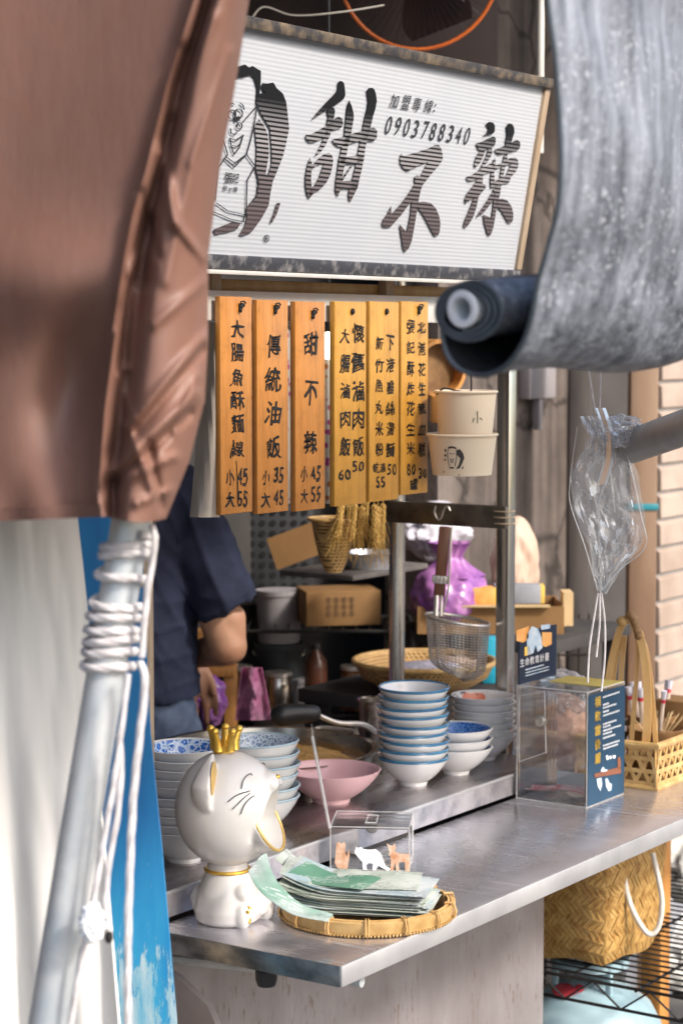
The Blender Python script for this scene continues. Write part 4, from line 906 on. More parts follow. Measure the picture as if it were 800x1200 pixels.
# ================================================================== BAMBOO TRAY AND LEAFLETS
TC = Pz(430, 1072, .8); TR = .130
tr = thing('bamboo_tray', 'round flat woven bamboo tray holding leaflets at the counter corner', 'tray', TC)
mb = MB(); mb.lathe([(0, .002), (TR-.014, .002), (TR-.004, .008), (TR-.003, .012), (TR-.014, .006), (0, .005)], TC, 72); mb.build('woven_base', 'weave_floor', tr)
mb = MB(); mb.lathe([(TR-.010, .003), (TR-.002, .004), (TR+.001, .022), (TR-.004, .0235), (TR-.0105, .006)], TC, 96); mb.build('outer_hoop', 'bamboo_pale', tr)
mb = MB(); mb.lathe([(TR-.012, .008), (TR-.0075, .006), (TR-.006, .024), (TR-.0095, .025)], TC, 96); mb.build('inner_hoop', 'bamboo', tr)
for k in range(14):
    mb = MB(); a = 2*math.pi*(k+.3)/14; d = Vector((math.cos(a), math.sin(a), 0)); s = Vector((-d.y, d.x, 0)); c = TC+d*(TR-.004)
    for q in (-.0022, .0022):
        mb.tube([c+s*q+d*.007+UZ*.004, c+s*q+d*.0095+UZ*.014, c+s*q+d*.0055+UZ*.0265, c+s*q-d*.007+UZ*.0265, c+s*q-d*.008+UZ*.010], .0014, 6)
    mb.build('binding', 'bamboo', tr)
mb = MB(); 
for k in range(150):
    a = 2*math.pi*k/150; d = Vector((math.cos(a), math.sin(a), 0)); mb.obox(TC+d*(TR-.006)+UZ*.0035, (d, UZ.cross(d), UZ), (.014, .0028, .004))
mb.build('woven_edge', 'weave', tr)
LX = (RT*.985-FH*.17).normalized(); LY = UZ.cross(LX)
def leaflet(c, L, Wd, yaw, bend, mat, label, group=None, lift=0, side=-1, th=.0006):
    lx = (LX*math.cos(yaw)+LY*math.sin(yaw)); ly = UZ.cross(lx)
    def fn(u, v):
        x = (u-.5)*L; e = max(0, -x*(-side) if False else (x*side)-L*.10)/(L*.4); z = bend*e*e + lift*(v-.5)*.0 + .0015*math.sin(u*9+bend*40)*abs(math.sin(v*2))
        return c+lx*x+ly*((v-.5)*Wd)+UZ*z
    mb = MB(); mb.grid(fn, 18, 4)
    return mb.solo('leaflet', mat, label, 'leaflet', group, mods=[('SOLIDIFY', dict(thickness=th))])
G = 'printed leaflets stacked in the bamboo tray'; lc = TC+LX*-.012+UZ*.014
for k in range(22):
    z = .0145*0+k*.00165
    cc_ = lc+UZ*z+LX*random.uniform(-.010, .010)+LY*random.uniform(-.006, .006)+LX*(-.004*(k > 12))
    leaflet(cc_, .212, .112, random.uniform(-.085, .085), .004+.016*k/22+random.uniform(0, .007), ('leaf_a', 'leaf_b')[k % 2 if random.random() > .2 else 0], 'pale printed leaflet in the pile beneath the green ones', G)
tz = 22*.00165
leaflet(lc+UZ*(tz+.001)+LX*-.012+LY*.006, .205, .105, .06, .020, 'leaf_a', 'crumpled pale leaflet just under the green sheet atop the pile', G)
leaflet(lc+UZ*(tz+.004)+LX*-.035+LY*-.012, .120, .075, -.22, .014, 'leaf_green', 'short green leaflet lying on top of the pile', G)
leaflet(lc+UZ*(tz+.002)+LX*-.060+LY*.030, .135, .06, -.10, .026, 'leaf_a', 'narrow olive leaflet poking out at the back of the pile', G)
# the curled sheet leaning on the cat
cv = [Pd(385, 1080, 2.93), Pd(345, 1074, 2.93), Pd(316, 1056, 2.94), Pd(300, 1038, 2.96), Pd(291, 1018, 2.99)]
cv = smoothpts(cv, 6)
def curl(u, v):
    i = min(int(u*(len(cv)-1)), len(cv)-2); f_ = u*(len(cv)-1)-i; p = cv[i].lerp(cv[i+1], f_); return p+LY*(v*.036)+UZ*(v*.002*(1-u)+.016*u*v) + LX*(v*.020*u)+UZ*(.003*math.sin(v*6+u*4))
MB().grid(curl, 24, 6).solo('leaflet', 'leaf_curl', 'green leaflet curling up out of the tray against the cat', 'leaflet', G, mods=[('SOLIDIFY', dict(thickness=.0009))])

# ================================================================== SMALL ACRYLIC BOX
A0 = Pz(387, 1019, .8); D1 = (Pz(479, 1021, .8)-A0); bw = D1.length; D1.normalize(); D2 = UZ.cross(D1); bh = .068; bd = .115
ab = thing('coin_box', 'small clear acrylic box with three cat stickers behind the leaflets', 'donation box', A0+D1*bw/2+D2*bd/2)
def B(x, y, z): return A0+D1*x+D2*y+UZ*z
AX = (D1, D2, UZ); th = .003
def panelbox(mb, o, X, Y, Z, w, d, h, th, top=True):
    c = lambda x, y, z: o+X*x+Y*y+Z*z
    ax = (X, Y, Z)
    mb.obox(c(w/2, th/2, h/2), ax, (w, th, h-.0004)); mb.obox(c(w/2, d-th/2, h/2), ax, (w, th, h-.0004))
    mb.obox(c(th/2, d/2, h/2), ax, (th, d-2*th-.0004, h-.0004)); mb.obox(c(w-th/2, d/2, h/2), ax, (th, d-2*th-.0004, h-.0004))
    mb.obox(c(w/2, d/2, th/2+.0002), ax, (w-2*th-.0004, d-2*th-.0004, th))
    if top: mb.obox(c(w/2, d/2, h+th/2), ax, (w, d, th))
def edges(mb, o, X, Y, Z, w, d, h, r):
    c = lambda x, y, z: o+X*x+Y*y+Z*z
    for x in (0, w):
        for y in (0, d): mb.tube([c(x, y, 0), c(x, y, h)], r, 6)
    for z in (.001, h):
        mb.tube([c(0, 0, z), c(w, 0, z)], r, 6); mb.tube([c(0, d, z), c(w, d, z)], r, 6); mb.tube([c(0, 0, z), c(0, d, z)], r, 6); mb.tube([c(w, 0, z), c(w, d, z)], r, 6)
mb = MB(); panelbox(mb, A0, D1, D2, UZ, bw, bd, bh, th); mb.build('clear_panels', 'acrylic', ab, 0)
mb = MB(); edges(mb, A0, D1, D2, UZ, bw, bd, bh+th, .0011); mb.build('polished_edges', 'acrylic_edge', ab)
mb = MB()
for p in ([(.055, .03), (.072, .03)], [(.072, .03), (.072, .085)], [(.072, .085), (.055, .085)], [(.055, .085), (.055, .03)]): mb.tube([B(p[0][0], p[0][1], bh+th+.001), B(p[1][0], p[1][1], bh+th+.001)], .0012, 6)
mb.build('slot_frame', 'acrylic_edge', ab)
a, b = B(-.002, .0, bh), Pd(365, 863, 3.47); 
vd = ray(376, 915); vd.z = 0; vd.normalize(); mb = MB(); up_ = (b-a); mb.obox((a+b)/2+vd*bd*.5, (vd.cross(UZ), vd, up_), (.003, bd, up_.length), .0008); mb.build('upright_panel', 'acrylic', ab)
mb = MB(); mb.tube([a+D1*.001-D2*.001, b+D1*.001-D2*.001], .0026, 6); mb.build('panel_edge', 'acrylic_edge', ab)
mb = MB(); mb.lathe([(0, 0), (.011, 0), (.011, .006), (.008, .010), (0, .011)], B(bw*.47, bd-.006, .048), 20, (D1, UZ, -D2)); mb.build('lock_knob', 'wire', ab)
zx = lambda x, y: Ppl(320+x/5, 920+y/5, A0-D2*.0012, D2)
mb = MB(); mb.poly([zx(*p) for p in [(475,395),(485,360),(495,368),(515,362),(530,375),(560,378),(600,375),(630,400),(645,440),(660,475),(690,490),(670,502),(630,480),(615,470),(600,500),(580,498),(585,460),(560,455),(545,470),(550,498),(525,495),(522,450),(500,425)]], -D2*.001); mb.build('cat_sticker', 'white_print', ab, 0)
mb = MB(); mb.poly([zx(*p) for p in [(665,340),(680,352),(700,355),(712,338),(718,365),(712,390),(735,400),(800,405),(800,520),(775,515),(770,450),(735,450),(738,510),(720,512),(715,450),(700,510),(685,508),(690,440),(680,390)]], -D2*.001); mb.build('cat_sticker', 'ginger', ab, 0)
mb = MB(); mb.poly([zx(*p) for p in [(370,345),(385,330),(400,345),(415,328),(425,350),(420,385),(430,420),(445,375),(448,410),(435,490),(380,488),(360,455),(365,410)]], -D2*.001); mb.build('cat_sticker', 'ginger', ab, 0)
GC = 'coins inside the donation boxes'
for k in range(7):
    c = B(random.uniform(.02, bw-.02), random.uniform(.02, bd-.02), .0035+.002*(k % 2)); mb = MB(); mb.lathe([(0, 0), (.0105, 0), (.0108, .0009), (.0105, .0018), (0, .0018)], c, 20)
    mb.solo('coin', 'coin', 'coin lying on the floor of the small cat stickered box', 'coin', GC)

# ================================================================== LARGE DONATION BOX
QA, QB, QC = Pz(602, 936, .8), Pz(692, 945, .8), Pz(733, 931, .8)
X0, X1b, Y0, Y1 = QA.x+.004, QC.x, QB.y, QA.y-.003
HB_ = Py(692, 813, Y0).z-.8
bx = thing('donation_box', 'tall clear acrylic donation box with a navy poster and a lock', 'donation box', ((X0+X1b)/2, (Y0+Y1)/2, .8))
o = Vector((X0, Y0, .8)); w, d = X1b-X0, Y1-Y0
mb = MB(); panelbox(mb, o, *X3, w, d, HB_, .004); mb.build('clear_panels', 'acrylic', bx, 0)
mb = MB(); edges(mb, o, *X3, w, d, HB_+.004, .0013); mb.build('polished_edges', 'acrylic_edge', bx)
mb = MB(); mb.box((X0-.001, Y1+.001, .8+HB_+.005), (X1b-.012, Y1+.005, .8+HB_+.115)); 
zt = Py(604, 742, Y1).z; mb = MB(); mb.box((X0, Y1-.004, .8+HB_+.005), (X0+w*.98, Y1-.001, zt)); up1 = mb.build('header_panel', 'poster_dark', bx, 0)
hp = lambda x, y: Py(590+x/3.8095, 680+y/3.8095, Y1-.0046)
e_ = Vector((0, -.0006, 0))
def art(name, mat, polys, fn=hp, par=None):
    mb = MB()
    for p in polys: mb.poly([fn(*q) for q in p], e_)
    mb.build(name, mat, par or up1, 0)
art('orange_picture', 'orange_print', [[(55,225),(110,205),(108,262),(85,278),(55,270)]])
art('orange_picture', 'orange_print', [[(170,232),(212,232),(212,285),(185,298),(168,290)]])
art('white_picture', 'bluegrey_print', [[(100,245),(125,205),(150,215),(165,250),(172,300),(150,320),(140,290),(130,325),(105,335)], [(165,200),(205,195),(205,215),(165,222)]])
art('yellow_picture', 'yellow_print', [[(92,300),(112,290),(120,330),(92,338)]])
mb = MB()
for i, ch in enumerate('生命教育計畫'): put(mb, ch, hp(82+i*22, 368-i*5.5), E1, UZ, .0165, .0155)
mb.build('lettering', 'white_print', up1, 0, label=None)
art('small_print', 'bluegrey_print', [[(95,398),(178,375),(178,379),(95,403)], [(95,412),(200,384),(200,387),(95,416)], [(95,425),(200,397),(200,400),(95,429)]])
mb = MB(); mb.box((X0, Y0-.0025, .803), (X1b, Y0-.0004, .8+HB_-.002)); pst = mb.build('navy_poster', 'poster_navy', bx, 0)
pp = lambda x, y: Py(600+x/5.214, 720+y/5.214, Y0-.0031)
mb = MB()
for i, ch in enumerate('捐款當後盾'): put(mb, ch, pp(521, 535+i*86), E1, UZ, .0235, .0205, 0, 0, .03)
mb.build('yellow_lettering', 'yellow_print', pst, 0)
mb = MB(); random.seed(3)
for (x, y, n) in ((556, 506, 11), (556, 553, 4), (556, 572, 9), (556, 597, 4), (556, 619, 11), (556, 672, 9), (556, 690, 5), (556, 712, 12), (556, 732, 6), (556, 757, 8), (556, 803, 11), (556, 822, 10)):
    for k in range(n):
        px_ = x+k*9.2+random.uniform(-.6, .6); py_ = y-k*3.0
        for q in range(3): mb.poly([pp(px_-3.2, py_-4+q*3.3), pp(px_+3.2, py_-6+q*3.3), pp(px_+3.2, py_-4.6+q*3.3), pp(px_-3.2, py_-2.6+q*3.3)], e_)
        mb.poly([pp(px_-.8, py_-6), pp(px_+.8, py_-6.4), pp(px_+.8, py_+5), pp(px_-.8, py_+5.4)], e_)
mb.build('small_print', 'white_print', pst, 0)
art('bench_picture', 'brown_print', [[(497,975),(660,930),(662,970),(502,998)], [(640,880),(652,868),(660,895),(660,945),(642,945)]], pp, pst)
art('cat_picture', 'bluegrey_print', [[(512,1005),(540,998),(545,1040),(535,1080),(520,1050)], [(565,1005),(578,1000),(590,1030),(604,1035),(602,1075),(585,1080),(570,1050)], [(540,950),(552,930),(562,945),(580,948),(578,958),(540,962)]], pp, pst)
art('scribble_picture', 'white_print', [[(570,865),(580,858),(586,885),(575,890)], [(590,868),(600,862),(604,880),(594,884)], [(610,862),(628,860),(624,880),(612,878)]], pp, pst)
mb = MB(); mb.box((X0+w*.45, Y0+.001, .8+HB_+.0045), (X1b-.002, Y1-.03, .8+HB_+.0058)); mb.build('top_sticker', M('olive_sticker', (.42, .33, .08), (.52, .42, .12), rough=.5, scale=20), bx, 0)
# door, lock
fx = lambda x, y: Px(600+x/5.214, 720+y/5.214, X0-.0015)
mb = MB()
dl = [(40, 500), (195, 470), (205, 845), (40, 900)]
for a, b in zip(dl, dl[1:]+dl[:1]): mb.tube([fx(*a), fx(*b)], .0010, 6)
mb.build('door_outline', 'acrylic_edge', bx)
mb = MB(); mb.lathe([(0, 0), (.0105, 0), (.0105, .006), (.009, .010), (.005, .011), (.0045, .007), (0, .007)], fx(180, 650), 24, (X3[1], X3[2], -X3[0])); mb.build('lock', 'coin', bx)
mb = MB(); mb.box((X0+.01, Y0+d*.42, .8+HB_*.42), (X0+w*.9, Y0+d*.46, .8+HB_*.42+.06)) ; 
for k in range(16):
    c = Vector((random.uniform(X0+.02, X1b-.02), random.uniform(Y0+.02, Y1-.02), .8052+.0022*(k % 3))); mb = MB()
    tl = Matrix.Rotation(random.uniform(-.25, .25), 3, 'X') @ Matrix.Rotation(random.uniform(-.25, .25), 3, 'Y')
    mb.lathe([(0, 0), (.0125, 0), (.0128, .001), (.0125, .002), (0, .002)], c, 20, tuple(tl @ v for v in X3)); mb.solo('coin', 'coin', 'coin on the floor of the tall acrylic donation box', 'coin', GC)
def note(c, yaw, L, label):
    ex = Vector((math.cos(yaw), math.sin(yaw), 0)); ey = UZ.cross(ex)
    MB().grid(lambda u, v: c+ex*((u-.5)*L)+ey*((v-.5)*.035)+UZ*(.004*math.sin(u*5)+.006*(abs(v-.5)*2)**2), 14, 8).solo('banknote', 'note_red', label, 'banknote', mods=[('SOLIDIFY', dict(thickness=.0006))])
note(Vector((X0+.030, Y0+d*.52, .818)), 1.62, .12, 'red banknote lying folded on the coins in the tall acrylic box')
mb = MB(); mb.box((X1b-.012, Y0+.075, .8045), (X1b-.010, Y0+.135, .832)); mb.build('paper_slip', 'white_print', bx, 0)
# bag of brown snack behind the box
def crumple(c, rad, amp, freq, seed, ax=X3, n=40, neck=0, flat=0):
    bm = bmesh.new(); bmesh.ops.create_uvsphere(bm, u_segments=n*2, v_segments=n, radius=1); mb = MB(); sv = Vector((seed*3.1, seed*1.7, seed*.9))
    for v in bm.verts:
        p = v.co.copy(); d = 1+amp*fbm(p*freq+sv, 4)+amp*.5*abs(mn.noise(p*freq*2.3+sv)); z = p.z
        q = Vector((p.x*rad[0]*d, p.y*rad[1]*d, z*rad[2]*(1+amp*.4*mn.noise(p*freq+sv))))
        if flat and q.z < -rad[2]*flat: q.z = -rad[2]*flat
        if neck and z > neck:
            k = (z-neck)/(1-neck); s = 1-.88*min(1, k*1.5); q.x *= s; q.y *= s; q.z = rad[2]*neck+(rad[2]*.75)*k
        v.co = Vector(c)+ax[0]*q.x+ax[1]*q.y+ax[2]*q.z
    return mb.addbm(bm)
c = Pd(676, 880, 4.22)
sb = thing('snack_bag', 'bag of brown peanuts tied in clear plastic on the counter behind the donation box', 'bag', Vector((1.335, .388, .8)))
c = Vector((1.335, .388, .874))
crumple(c, (.062, .062, .080), .12, 2.2, 3, flat=.90).build('snacks', 'brown_food', sb)
crumple(c+UZ*.075, (.05, .05, .05), .35, 3, 5).build('plastic_top', 'plastic', sb)

# ================================================================== HANDLED BASKET WITH STRAWS
KB = Pz(768, 927, .8); kx0, ky0 = KB.x, KB.y; kx1, ky1, kh = kx0+.34, ky0+.170, .085
bk = thing('handled_basket', 'open woven bamboo basket with a tall bound arch handle', 'basket', ((kx0+kx1)/2, (ky0+ky1)/2, .8))
mb = MB(); mb.box((kx0+.004, ky0+.004, .8005), (kx1-.004, ky1-.004, .806)); mb.build('woven_base', 'weave_floor', bk)
mb = MB()
def side(o, ex, L, nrm):
    n = int(L/.026)
    for k in range(n+1):
        x = L*k/n
        for dx in (-.024, .024):
            pts = [o+ex*(min(max(x+dx*(t-.5)*1.7, 0), L))+UZ*(.004+(kh-.008)*t)+nrm*(.0012*(1 if dx > 0 else -1)) for t in (0, .33, .66, 1)]
            mb.ribbon(pts, nrm, .0075, .0014)
    for z in (.012, .036, .060): mb.ribbon([o+UZ*z+nrm*.0002, o+ex*(L/2)+UZ*z+nrm*.0035, o+ex*L+UZ*z+nrm*.0002], nrm, .008, .0016)
zb = .8
side(Vector((kx0, ky0, zb)), X3[0], kx1-kx0, Vector((0, -1, 0))); side(Vector((kx0, ky1, zb)), X3[0], kx1-kx0, Vector((0, 1, 0)))
side(Vector((kx0, ky0, zb)), X3[1], ky1-ky0, Vector((-1, 0, 0))); side(Vector((kx1, ky0, zb)), X3[1], ky1-ky0, Vector((1, 0, 0)))
mb.build('woven_sides', 'bamboo_pale', bk)
mb = MB(); loop = [(kx0, ky0), (kx1, ky0), (kx1, ky1), (kx0, ky1)]
for z, r in ((kh, .0075), (.004, .006)): mb.tube([Vector((x, y, zb+z)) for (x0, y0), (x1, y1) in zip(loop, loop[1:]+loop[:1]) for x, y in [(x0+(x1-x0)*k/8, y0+(y1-y0)*k/8) for k in range(8)]], r, 8, closed=True)
mb.build('rim', 'bamboo_pale', bk)
# arch handle: two legs of three strips, bound at the crown
hx = kx0+.012
ap = Px(735, 722, hx+.005); f1 = Px(756, 890, hx); f2 = Px(708, 860, hx); f1.y = max(f1.y, ky0+.02); f2.y = min(f2.y, ky1+.05)
mb = MB()
def leg(pl, off, w):
    mb.ribbon(smoothpts([Px(x, y, hx+off) for x, y in pl], 8), Vector((-1, -.3, 0)), w, .006)
leg([(752, 900), (757, 860), (758, 815), (755, 775), (748, 742), (736, 722)], 0, .0150); leg([(736, 905), (740, 860), (744, 810), (747, 765), (746, 742)], .014, .0085); leg([(770, 900), (767, 860), (763, 810), (757, 765), (750, 745)], .014, .0085)
leg([(699, 875), (707, 830), (715, 780), (725, 740), (736, 722)], 0, .0125); leg([(711, 870), (715, 825), (720, 780), (727, 745)], .014, .0095); leg([(722, 865), (725, 825), (728, 780), (731, 745)], .016, .0095)
mb.build('handle', 'bamboo', bk)
mb = MB()
for k in range(9):
    t_ = k/8; c = Px(737+11*t_, 721+24*t_*t_, hx); mb.ball(c, (.010, .0085, .0085), 8)
mb.build('handle_binding', 'bamboo_dark', bk)
mb = MB(); c = Px(729, 728, hx); mb.ball(c, (.012, .012, .010), 10); mb.build('handle_knot', 'bamboo_pale', bk)
# straw packets standing in a cup inside the basket
cs = Vector((1.462, .256, .806))
t = thing('straw_cup', 'dark bamboo cup in the basket that holds the wrapped straws', 'cup', cs)
mb = MB(); mb.lathe([(0, 0), (.045, 0), (.048, .1), (.045, .1), (.042, .004), (0, .004)], cs, 28); mb.build('cup_wall', 'bamboo_dark', t)
random.seed(11)
stp = None
for k in range(10):
    a = random.uniform(0, 6.28); r = random.uniform(.01, .036); b0 = cs+Vector((r*math.cos(a), r*math.sin(a), .008)); lean = Vector((math.cos(a)*.04+random.uniform(-.01, .01), math.sin(a)*.05, .205+random.uniform(-.02, .02)))
    if stp is None:
        stp = thing('wrapped_straw', 'red topped wrapped straw standing in the basket behind its handle', 'straw', Vector((0, 0, 0)), 'wrapped straws in the handled basket')
        mb = MB(); mb.tube([(0, 0, 0), (0, 0, .13)], .0042, 8); mb.build('straw_sleeve', 'straw', stp)
        mb = MB(); mb.tube([(0, 0, .1305), (0, 0, .138)], .0048, 8); mb.build('red_band', 'red_print', stp)
        mb = MB(); mb.tube([(0, 0, .1385), (0, 0, .156)], [.0052, .0064], 8); mb.build('wrapper_end', 'white_bag', stp)
        s_ = stp
    else: s_ = dup(stp, b0)
    s_.location = b0; s_.rotation_euler = lean.to_track_quat('Z', 'Y').to_euler()
# toothpick dish and brown box at the far right
c = Pd(808, 860, 4.15); c = Vector((1.385, .206, .8+.08))
t = thing('toothpick_dish', 'dark oval bamboo dish of toothpicks in the basket', 'dish', c)
mb = MB(); mb.lathe([(0, -.06), (.040, -.06), (.044, -.04), (.055, 0), (.058, .016), (.054, .017), (.05, .002), (0, .0)], c, 36); mb.build('dish_wall', 'bamboo_dark', t)
GT = 'toothpicks in the dark dish'; tp = None
for k in range(10):
    a = random.uniform(0, 6.28); b0 = c+Vector((.02*math.cos(a), .02*math.sin(a), .002)); q = Vector((math.cos(a)*.03, math.sin(a)*.03, .03+random.uniform(0, .02)))
    if tp is None:
        mb = MB(); mb.tube([(0, 0, 0), (0, 0, .004), (0, 0, .045), (0, 0, .05)], [.0004, .001, .001, .0003], 6); tp = mb.solo('toothpick', 'card_pale', 'pale toothpick sticking up from the dark dish in the basket', 'toothpick', GT); ob = tp
    else: ob = tp.copy(); COL.objects.link(ob)
    ob.location = b0; ob.rotation_euler = q.to_track_quat('Z', 'Y').to_euler()
c = Vector((kx0+.28, ky0+.075, .806)); mb = MB(); mb.box((c.x-.03, c.y-.05, .806), (c.x+.045, c.y+.05, .93), .003); mb.solo('brown_carton', 'card', 'plain brown carton standing in the basket at the right edge', 'box')

# ================================================================== BELOW THE COUNTER (RIGHT)
gz = .425; RY0 = Px(830, 1175, 1.215).y
rk = thing('wire_shelf', 'black wire shelf rack under the counter carrying the woven bag', 'shelf', (1.75, .42, 0))
def wz(x0, x1, y0, y1, z):
    mb = MB()
    for k in range(34): x = x0+(x1-x0)*k/33; mb.tube([(x, y0, z), (x, y1, z)], .0024, 6)
    for k in range(5): y = y0+(y1-y0)*k/4; mb.tube([(x0, y, z-.004), (x1, y, z-.004)], .003, 6)
    mb.tube([(x0, y0, z), (x1, y0, z), (x1, y1, z), (x0, y1, z)], .004, 6, closed=True); mb.tube([(x0, y0, z-.045), (x1, y0, z-.045), (x1, y1, z-.045), (x0, y1, z-.045)], .004, 6, closed=True)
    for y in (y0, y1): mb.tube([(x0+(x1-x0)*k/24, y, z-.045*(k % 2)) for k in range(25)], .0025, 6)
    for x in (x0, x1): mb.tube([(x, y0+(y1-y0)*k/10, z-.045*(k % 2)) for k in range(11)], .0025, 6)
    mb.build('wire_deck', 'black_wire', rk)
wz(1.215, 2.3, RY0, .62, gz-.006); 
for x, y in ((1.215, .62), (2.3, RY0), (2.3, .62), (1.215, RY0)):
    mb = MB(); mb.tube([(x, y, 0), (x, y, gz+.0)], .011, 10); mb.build('leg', 'black_wire', rk)
b0 = Pz(640, 1118, gz); 
gb = thing('woven_bag', 'woven bamboo tote bag with a white rope handle under the counter', 'bag', Vector((1.50, .34, gz)))
# woven bag: slightly flared box with a herringbone weave
BX0, BX1, BY0, BY1, BH = 1.29, Py(772, 1030, .262).x, .262, .47, .30
def bagpt(s, z):
    """s 0..4 around the four sides, z 0..1 up"""
    k = int(s) % 4; u = s-int(s); fl = .012+.03*z; r = .02
    fl *= 1; P4 = [(BX0-fl, BY0-fl*.5), (BX1+fl, BY0-fl*.5), (BX1+fl, BY1+fl*.5), (BX0-fl, BY1+fl*.5)]
    a, b = P4[k], P4[(k+1) % 4]; x = a[0]+(b[0]-a[0])*u; y = a[1]+(b[1]-a[1])*u; bu = .012*math.sin(math.pi*u)*math.sin(math.pi*min(1, z+.15))
    nx, ny = [(0, -1), (1, 0), (0, 1), (-1, 0)][k]; x += nx*bu; y += ny*bu; cx_, cy__ = (BX0+BX1)/2, (BY0+BY1)/2; X_, Y_ = (x-cx_)/((BX1-BX0)/2+fl), (y-cy__)/((BY1-BY0)/2+fl*.5)
    kk = (abs(X_)**6+abs(Y_)**6)**(-1/6); low = 1-.06*max(0, 1-z*7)**2; x, y = cx_+(x-cx_)*kk*low, cy__+(y-cy__)*kk*low
    n_ = Vector((X_*abs(X_)**4/((BX1-BX0)/2), Y_*abs(Y_)**4/((BY1-BY0)/2), 0)).normalized(); return Vector((x, y, gz+.003+z*BH+.006*math.sin(u*7+k))), n_
mb = MB()
mb.grid(lambda u, v: bagpt(u*3.9999, v)[0]*1.0, 160, 14); mb.box((BX0+.03, BY0+.02, gz+.001), (BX1-.03, BY1-.02, gz+.006))
mb.build('bag_body', 'bamboo_dark', gb, 30)
mb = MB(); rng = random.Random(5)
for k in range(4):
    L = (BX1-BX0, .21, BX1-BX0, .21)[k]; rows = 13; bh_ = 1/rows; n_c = int(L/.0125)
    for j in range(rows):
        sl = (1 if j % 2 else -1)*.021/L
        for i in range(-2, n_c+2):
            u0, u1 = (i+.06)/n_c, (i+.94)/n_c; za, zb_ = j*bh_+.003, (j+1)*bh_+.012
            q = []; lift = rng.uniform(.0012, .003)
            for uu, zz in ((u0, za), (u1, za), (u1+sl, zb_), (u0+sl, zb_)):
                p, n = bagpt(k+min(max(uu, .0001), .9999), min(max(zz, 0), 1.0)); q.append(p+n*lift)
            if (q[0]-q[1]).length+(q[2]-q[3]).length < .004: continue
            mb.poly(q, bagpt(k+min(max((u0+u1)/2, .001), .999), .5)[1]*.0012)
mb.build('herringbone_weave', M('bag_strip', (.33, .17, .045), (.56, .35, .12), rough=.42, scale=55, stretch=(1, 1, 1), bmp=.1), gb, 0)
mb = MB(); ry = BY0-.03
ha = [Pd(730, 985, 4.16), Pd(730, 1020, 4.15), Pd(738, 1060, 4.14), Pd(757, 1093, 4.14), Pd(770, 1088, 4.14), Pd(775, 1060, 4.14), Pd(771, 1030, 4.14), Pd(764, 1000, 4.16)]
mb.tube(smoothpts(ha), .0055, 10); mb.build('rope_handle', 'rope_handle', gb)
# gas cylinder under the shelf
gc = Pd(690, 1215, 4.25); gc.z = 0; gr = .152
gy = thing('gas_cylinder', 'pale blue gas cylinder with a red paint mark below the wire shelf', 'gas cylinder', gc)
mb = MB(); mb.lathe([(0, .03), (.10, .03), (.135, .05), (gr, .085), (gr, .235), (gr*.96, .275), (gr*.82, .315), (gr*.55, .345), (.03, .357), (0, .357)], gc, 56); mb.build('cylinder_body', 'gas_blue', gy)
mb = MB(); mb.lathe([(.125, 0), (.13, 0), (.13, .045), (.125, .045)], gc, 40); mb.build('foot_ring', 'gas_blue', gy)
def cylpt(px, py, rr=gr):
    d = ray(px, py).normalized(); best = None
    prof = [(gr, .235), (gr*.96, .275), (gr*.82, .315), (gr*.55, .345)]
    for i in range(900):
        p = CAM+d*(3.2+i*.002); r = math.hypot(p.x-gc.x, p.y-gc.y); z = p.z
        rz = interp([(0, gr), (.235, gr), (.275, gr*.96), (.315, gr*.82), (.345, gr*.55), (.357, .02)], z) if z <= .357 else 0
        if r <= rz+.0012: return p
    return CAM+d*4.1
mb = MB(); rng = random.Random(2); pts = []
for k in range(18):
    a = 2*math.pi*k/18; rr_ = 12*(1+.10*math.sin(2*a)+rng.uniform(-.14, .14)); pts.append(cylpt(661+rr_*1.1*math.cos(a), 1163+rr_*.75*math.sin(a)))
cm = cylpt(661, 1163); n_ = (cm-Vector((gc.x, gc.y, .2))).normalized(); q0 = MB(); 
vs = [cm+n_*.004]+[p+n_*.004 for p in pts]; q0.add(vs, [(0, 1+k, 1+(k+1) % 18) for k in range(18)])
pts2 = [cylpt(679+6*math.cos(2*math.pi*k/10), 1160+5*math.sin(2*math.pi*k/10)) for k in range(10)]; cm2 = cylpt(679, 1160)
q0.add([cm2+n_*.004]+[p+n_*.004 for p in pts2], [(0, 1+k, 1+(k+1) % 10) for k in range(10)]); q0.build('paint_mark', 'red_paint', gy)
mb = MB()
for k in range(3):
    a = k*2.1; mb.box((gc.x+.07*math.cos(a)-.006, gc.y+.07*math.sin(a)-.006, .33), (gc.x+.07*math.cos(a)+.006, gc.y+.07*math.sin(a)+.006, .395), .002)
mb.lathe([(.062, .395), (.08, .395), (.08, .412), (.062, .412)], gc, 30); mb.build('valve_guard', 'gas_blue', gy)
# second small cylinder/basin at lower left of it
# orange wooden leg
a, b = Pd(751, 1150, 4.55), Pd(783, 1150, 4.55); c = (a+b)/2
tb_ = thing('wooden_stand', 'orange brown wooden stand with square legs behind the wire shelf', 'stand', Vector((c.x, c.y, 0)))
ww = (b-a).length*.8
for dx, dy in ((0, 0), (.5, 0), (0, .35), (.5, .35)):
    mb = MB(); mb.box((c.x-ww/2+dx, c.y-ww/2+dy, 0), (c.x+ww/2+dx, c.y+ww/2+dy, .66), .003); mb.build('leg', 'orange_wood', tb_)
mb = MB(); mb.box((c.x-ww/2-.02, c.y-ww/2-.02, .662), (c.x+ww/2+.52, c.y+ww/2+.37, .69), .003); mb.build('top', 'orange_wood', tb_)
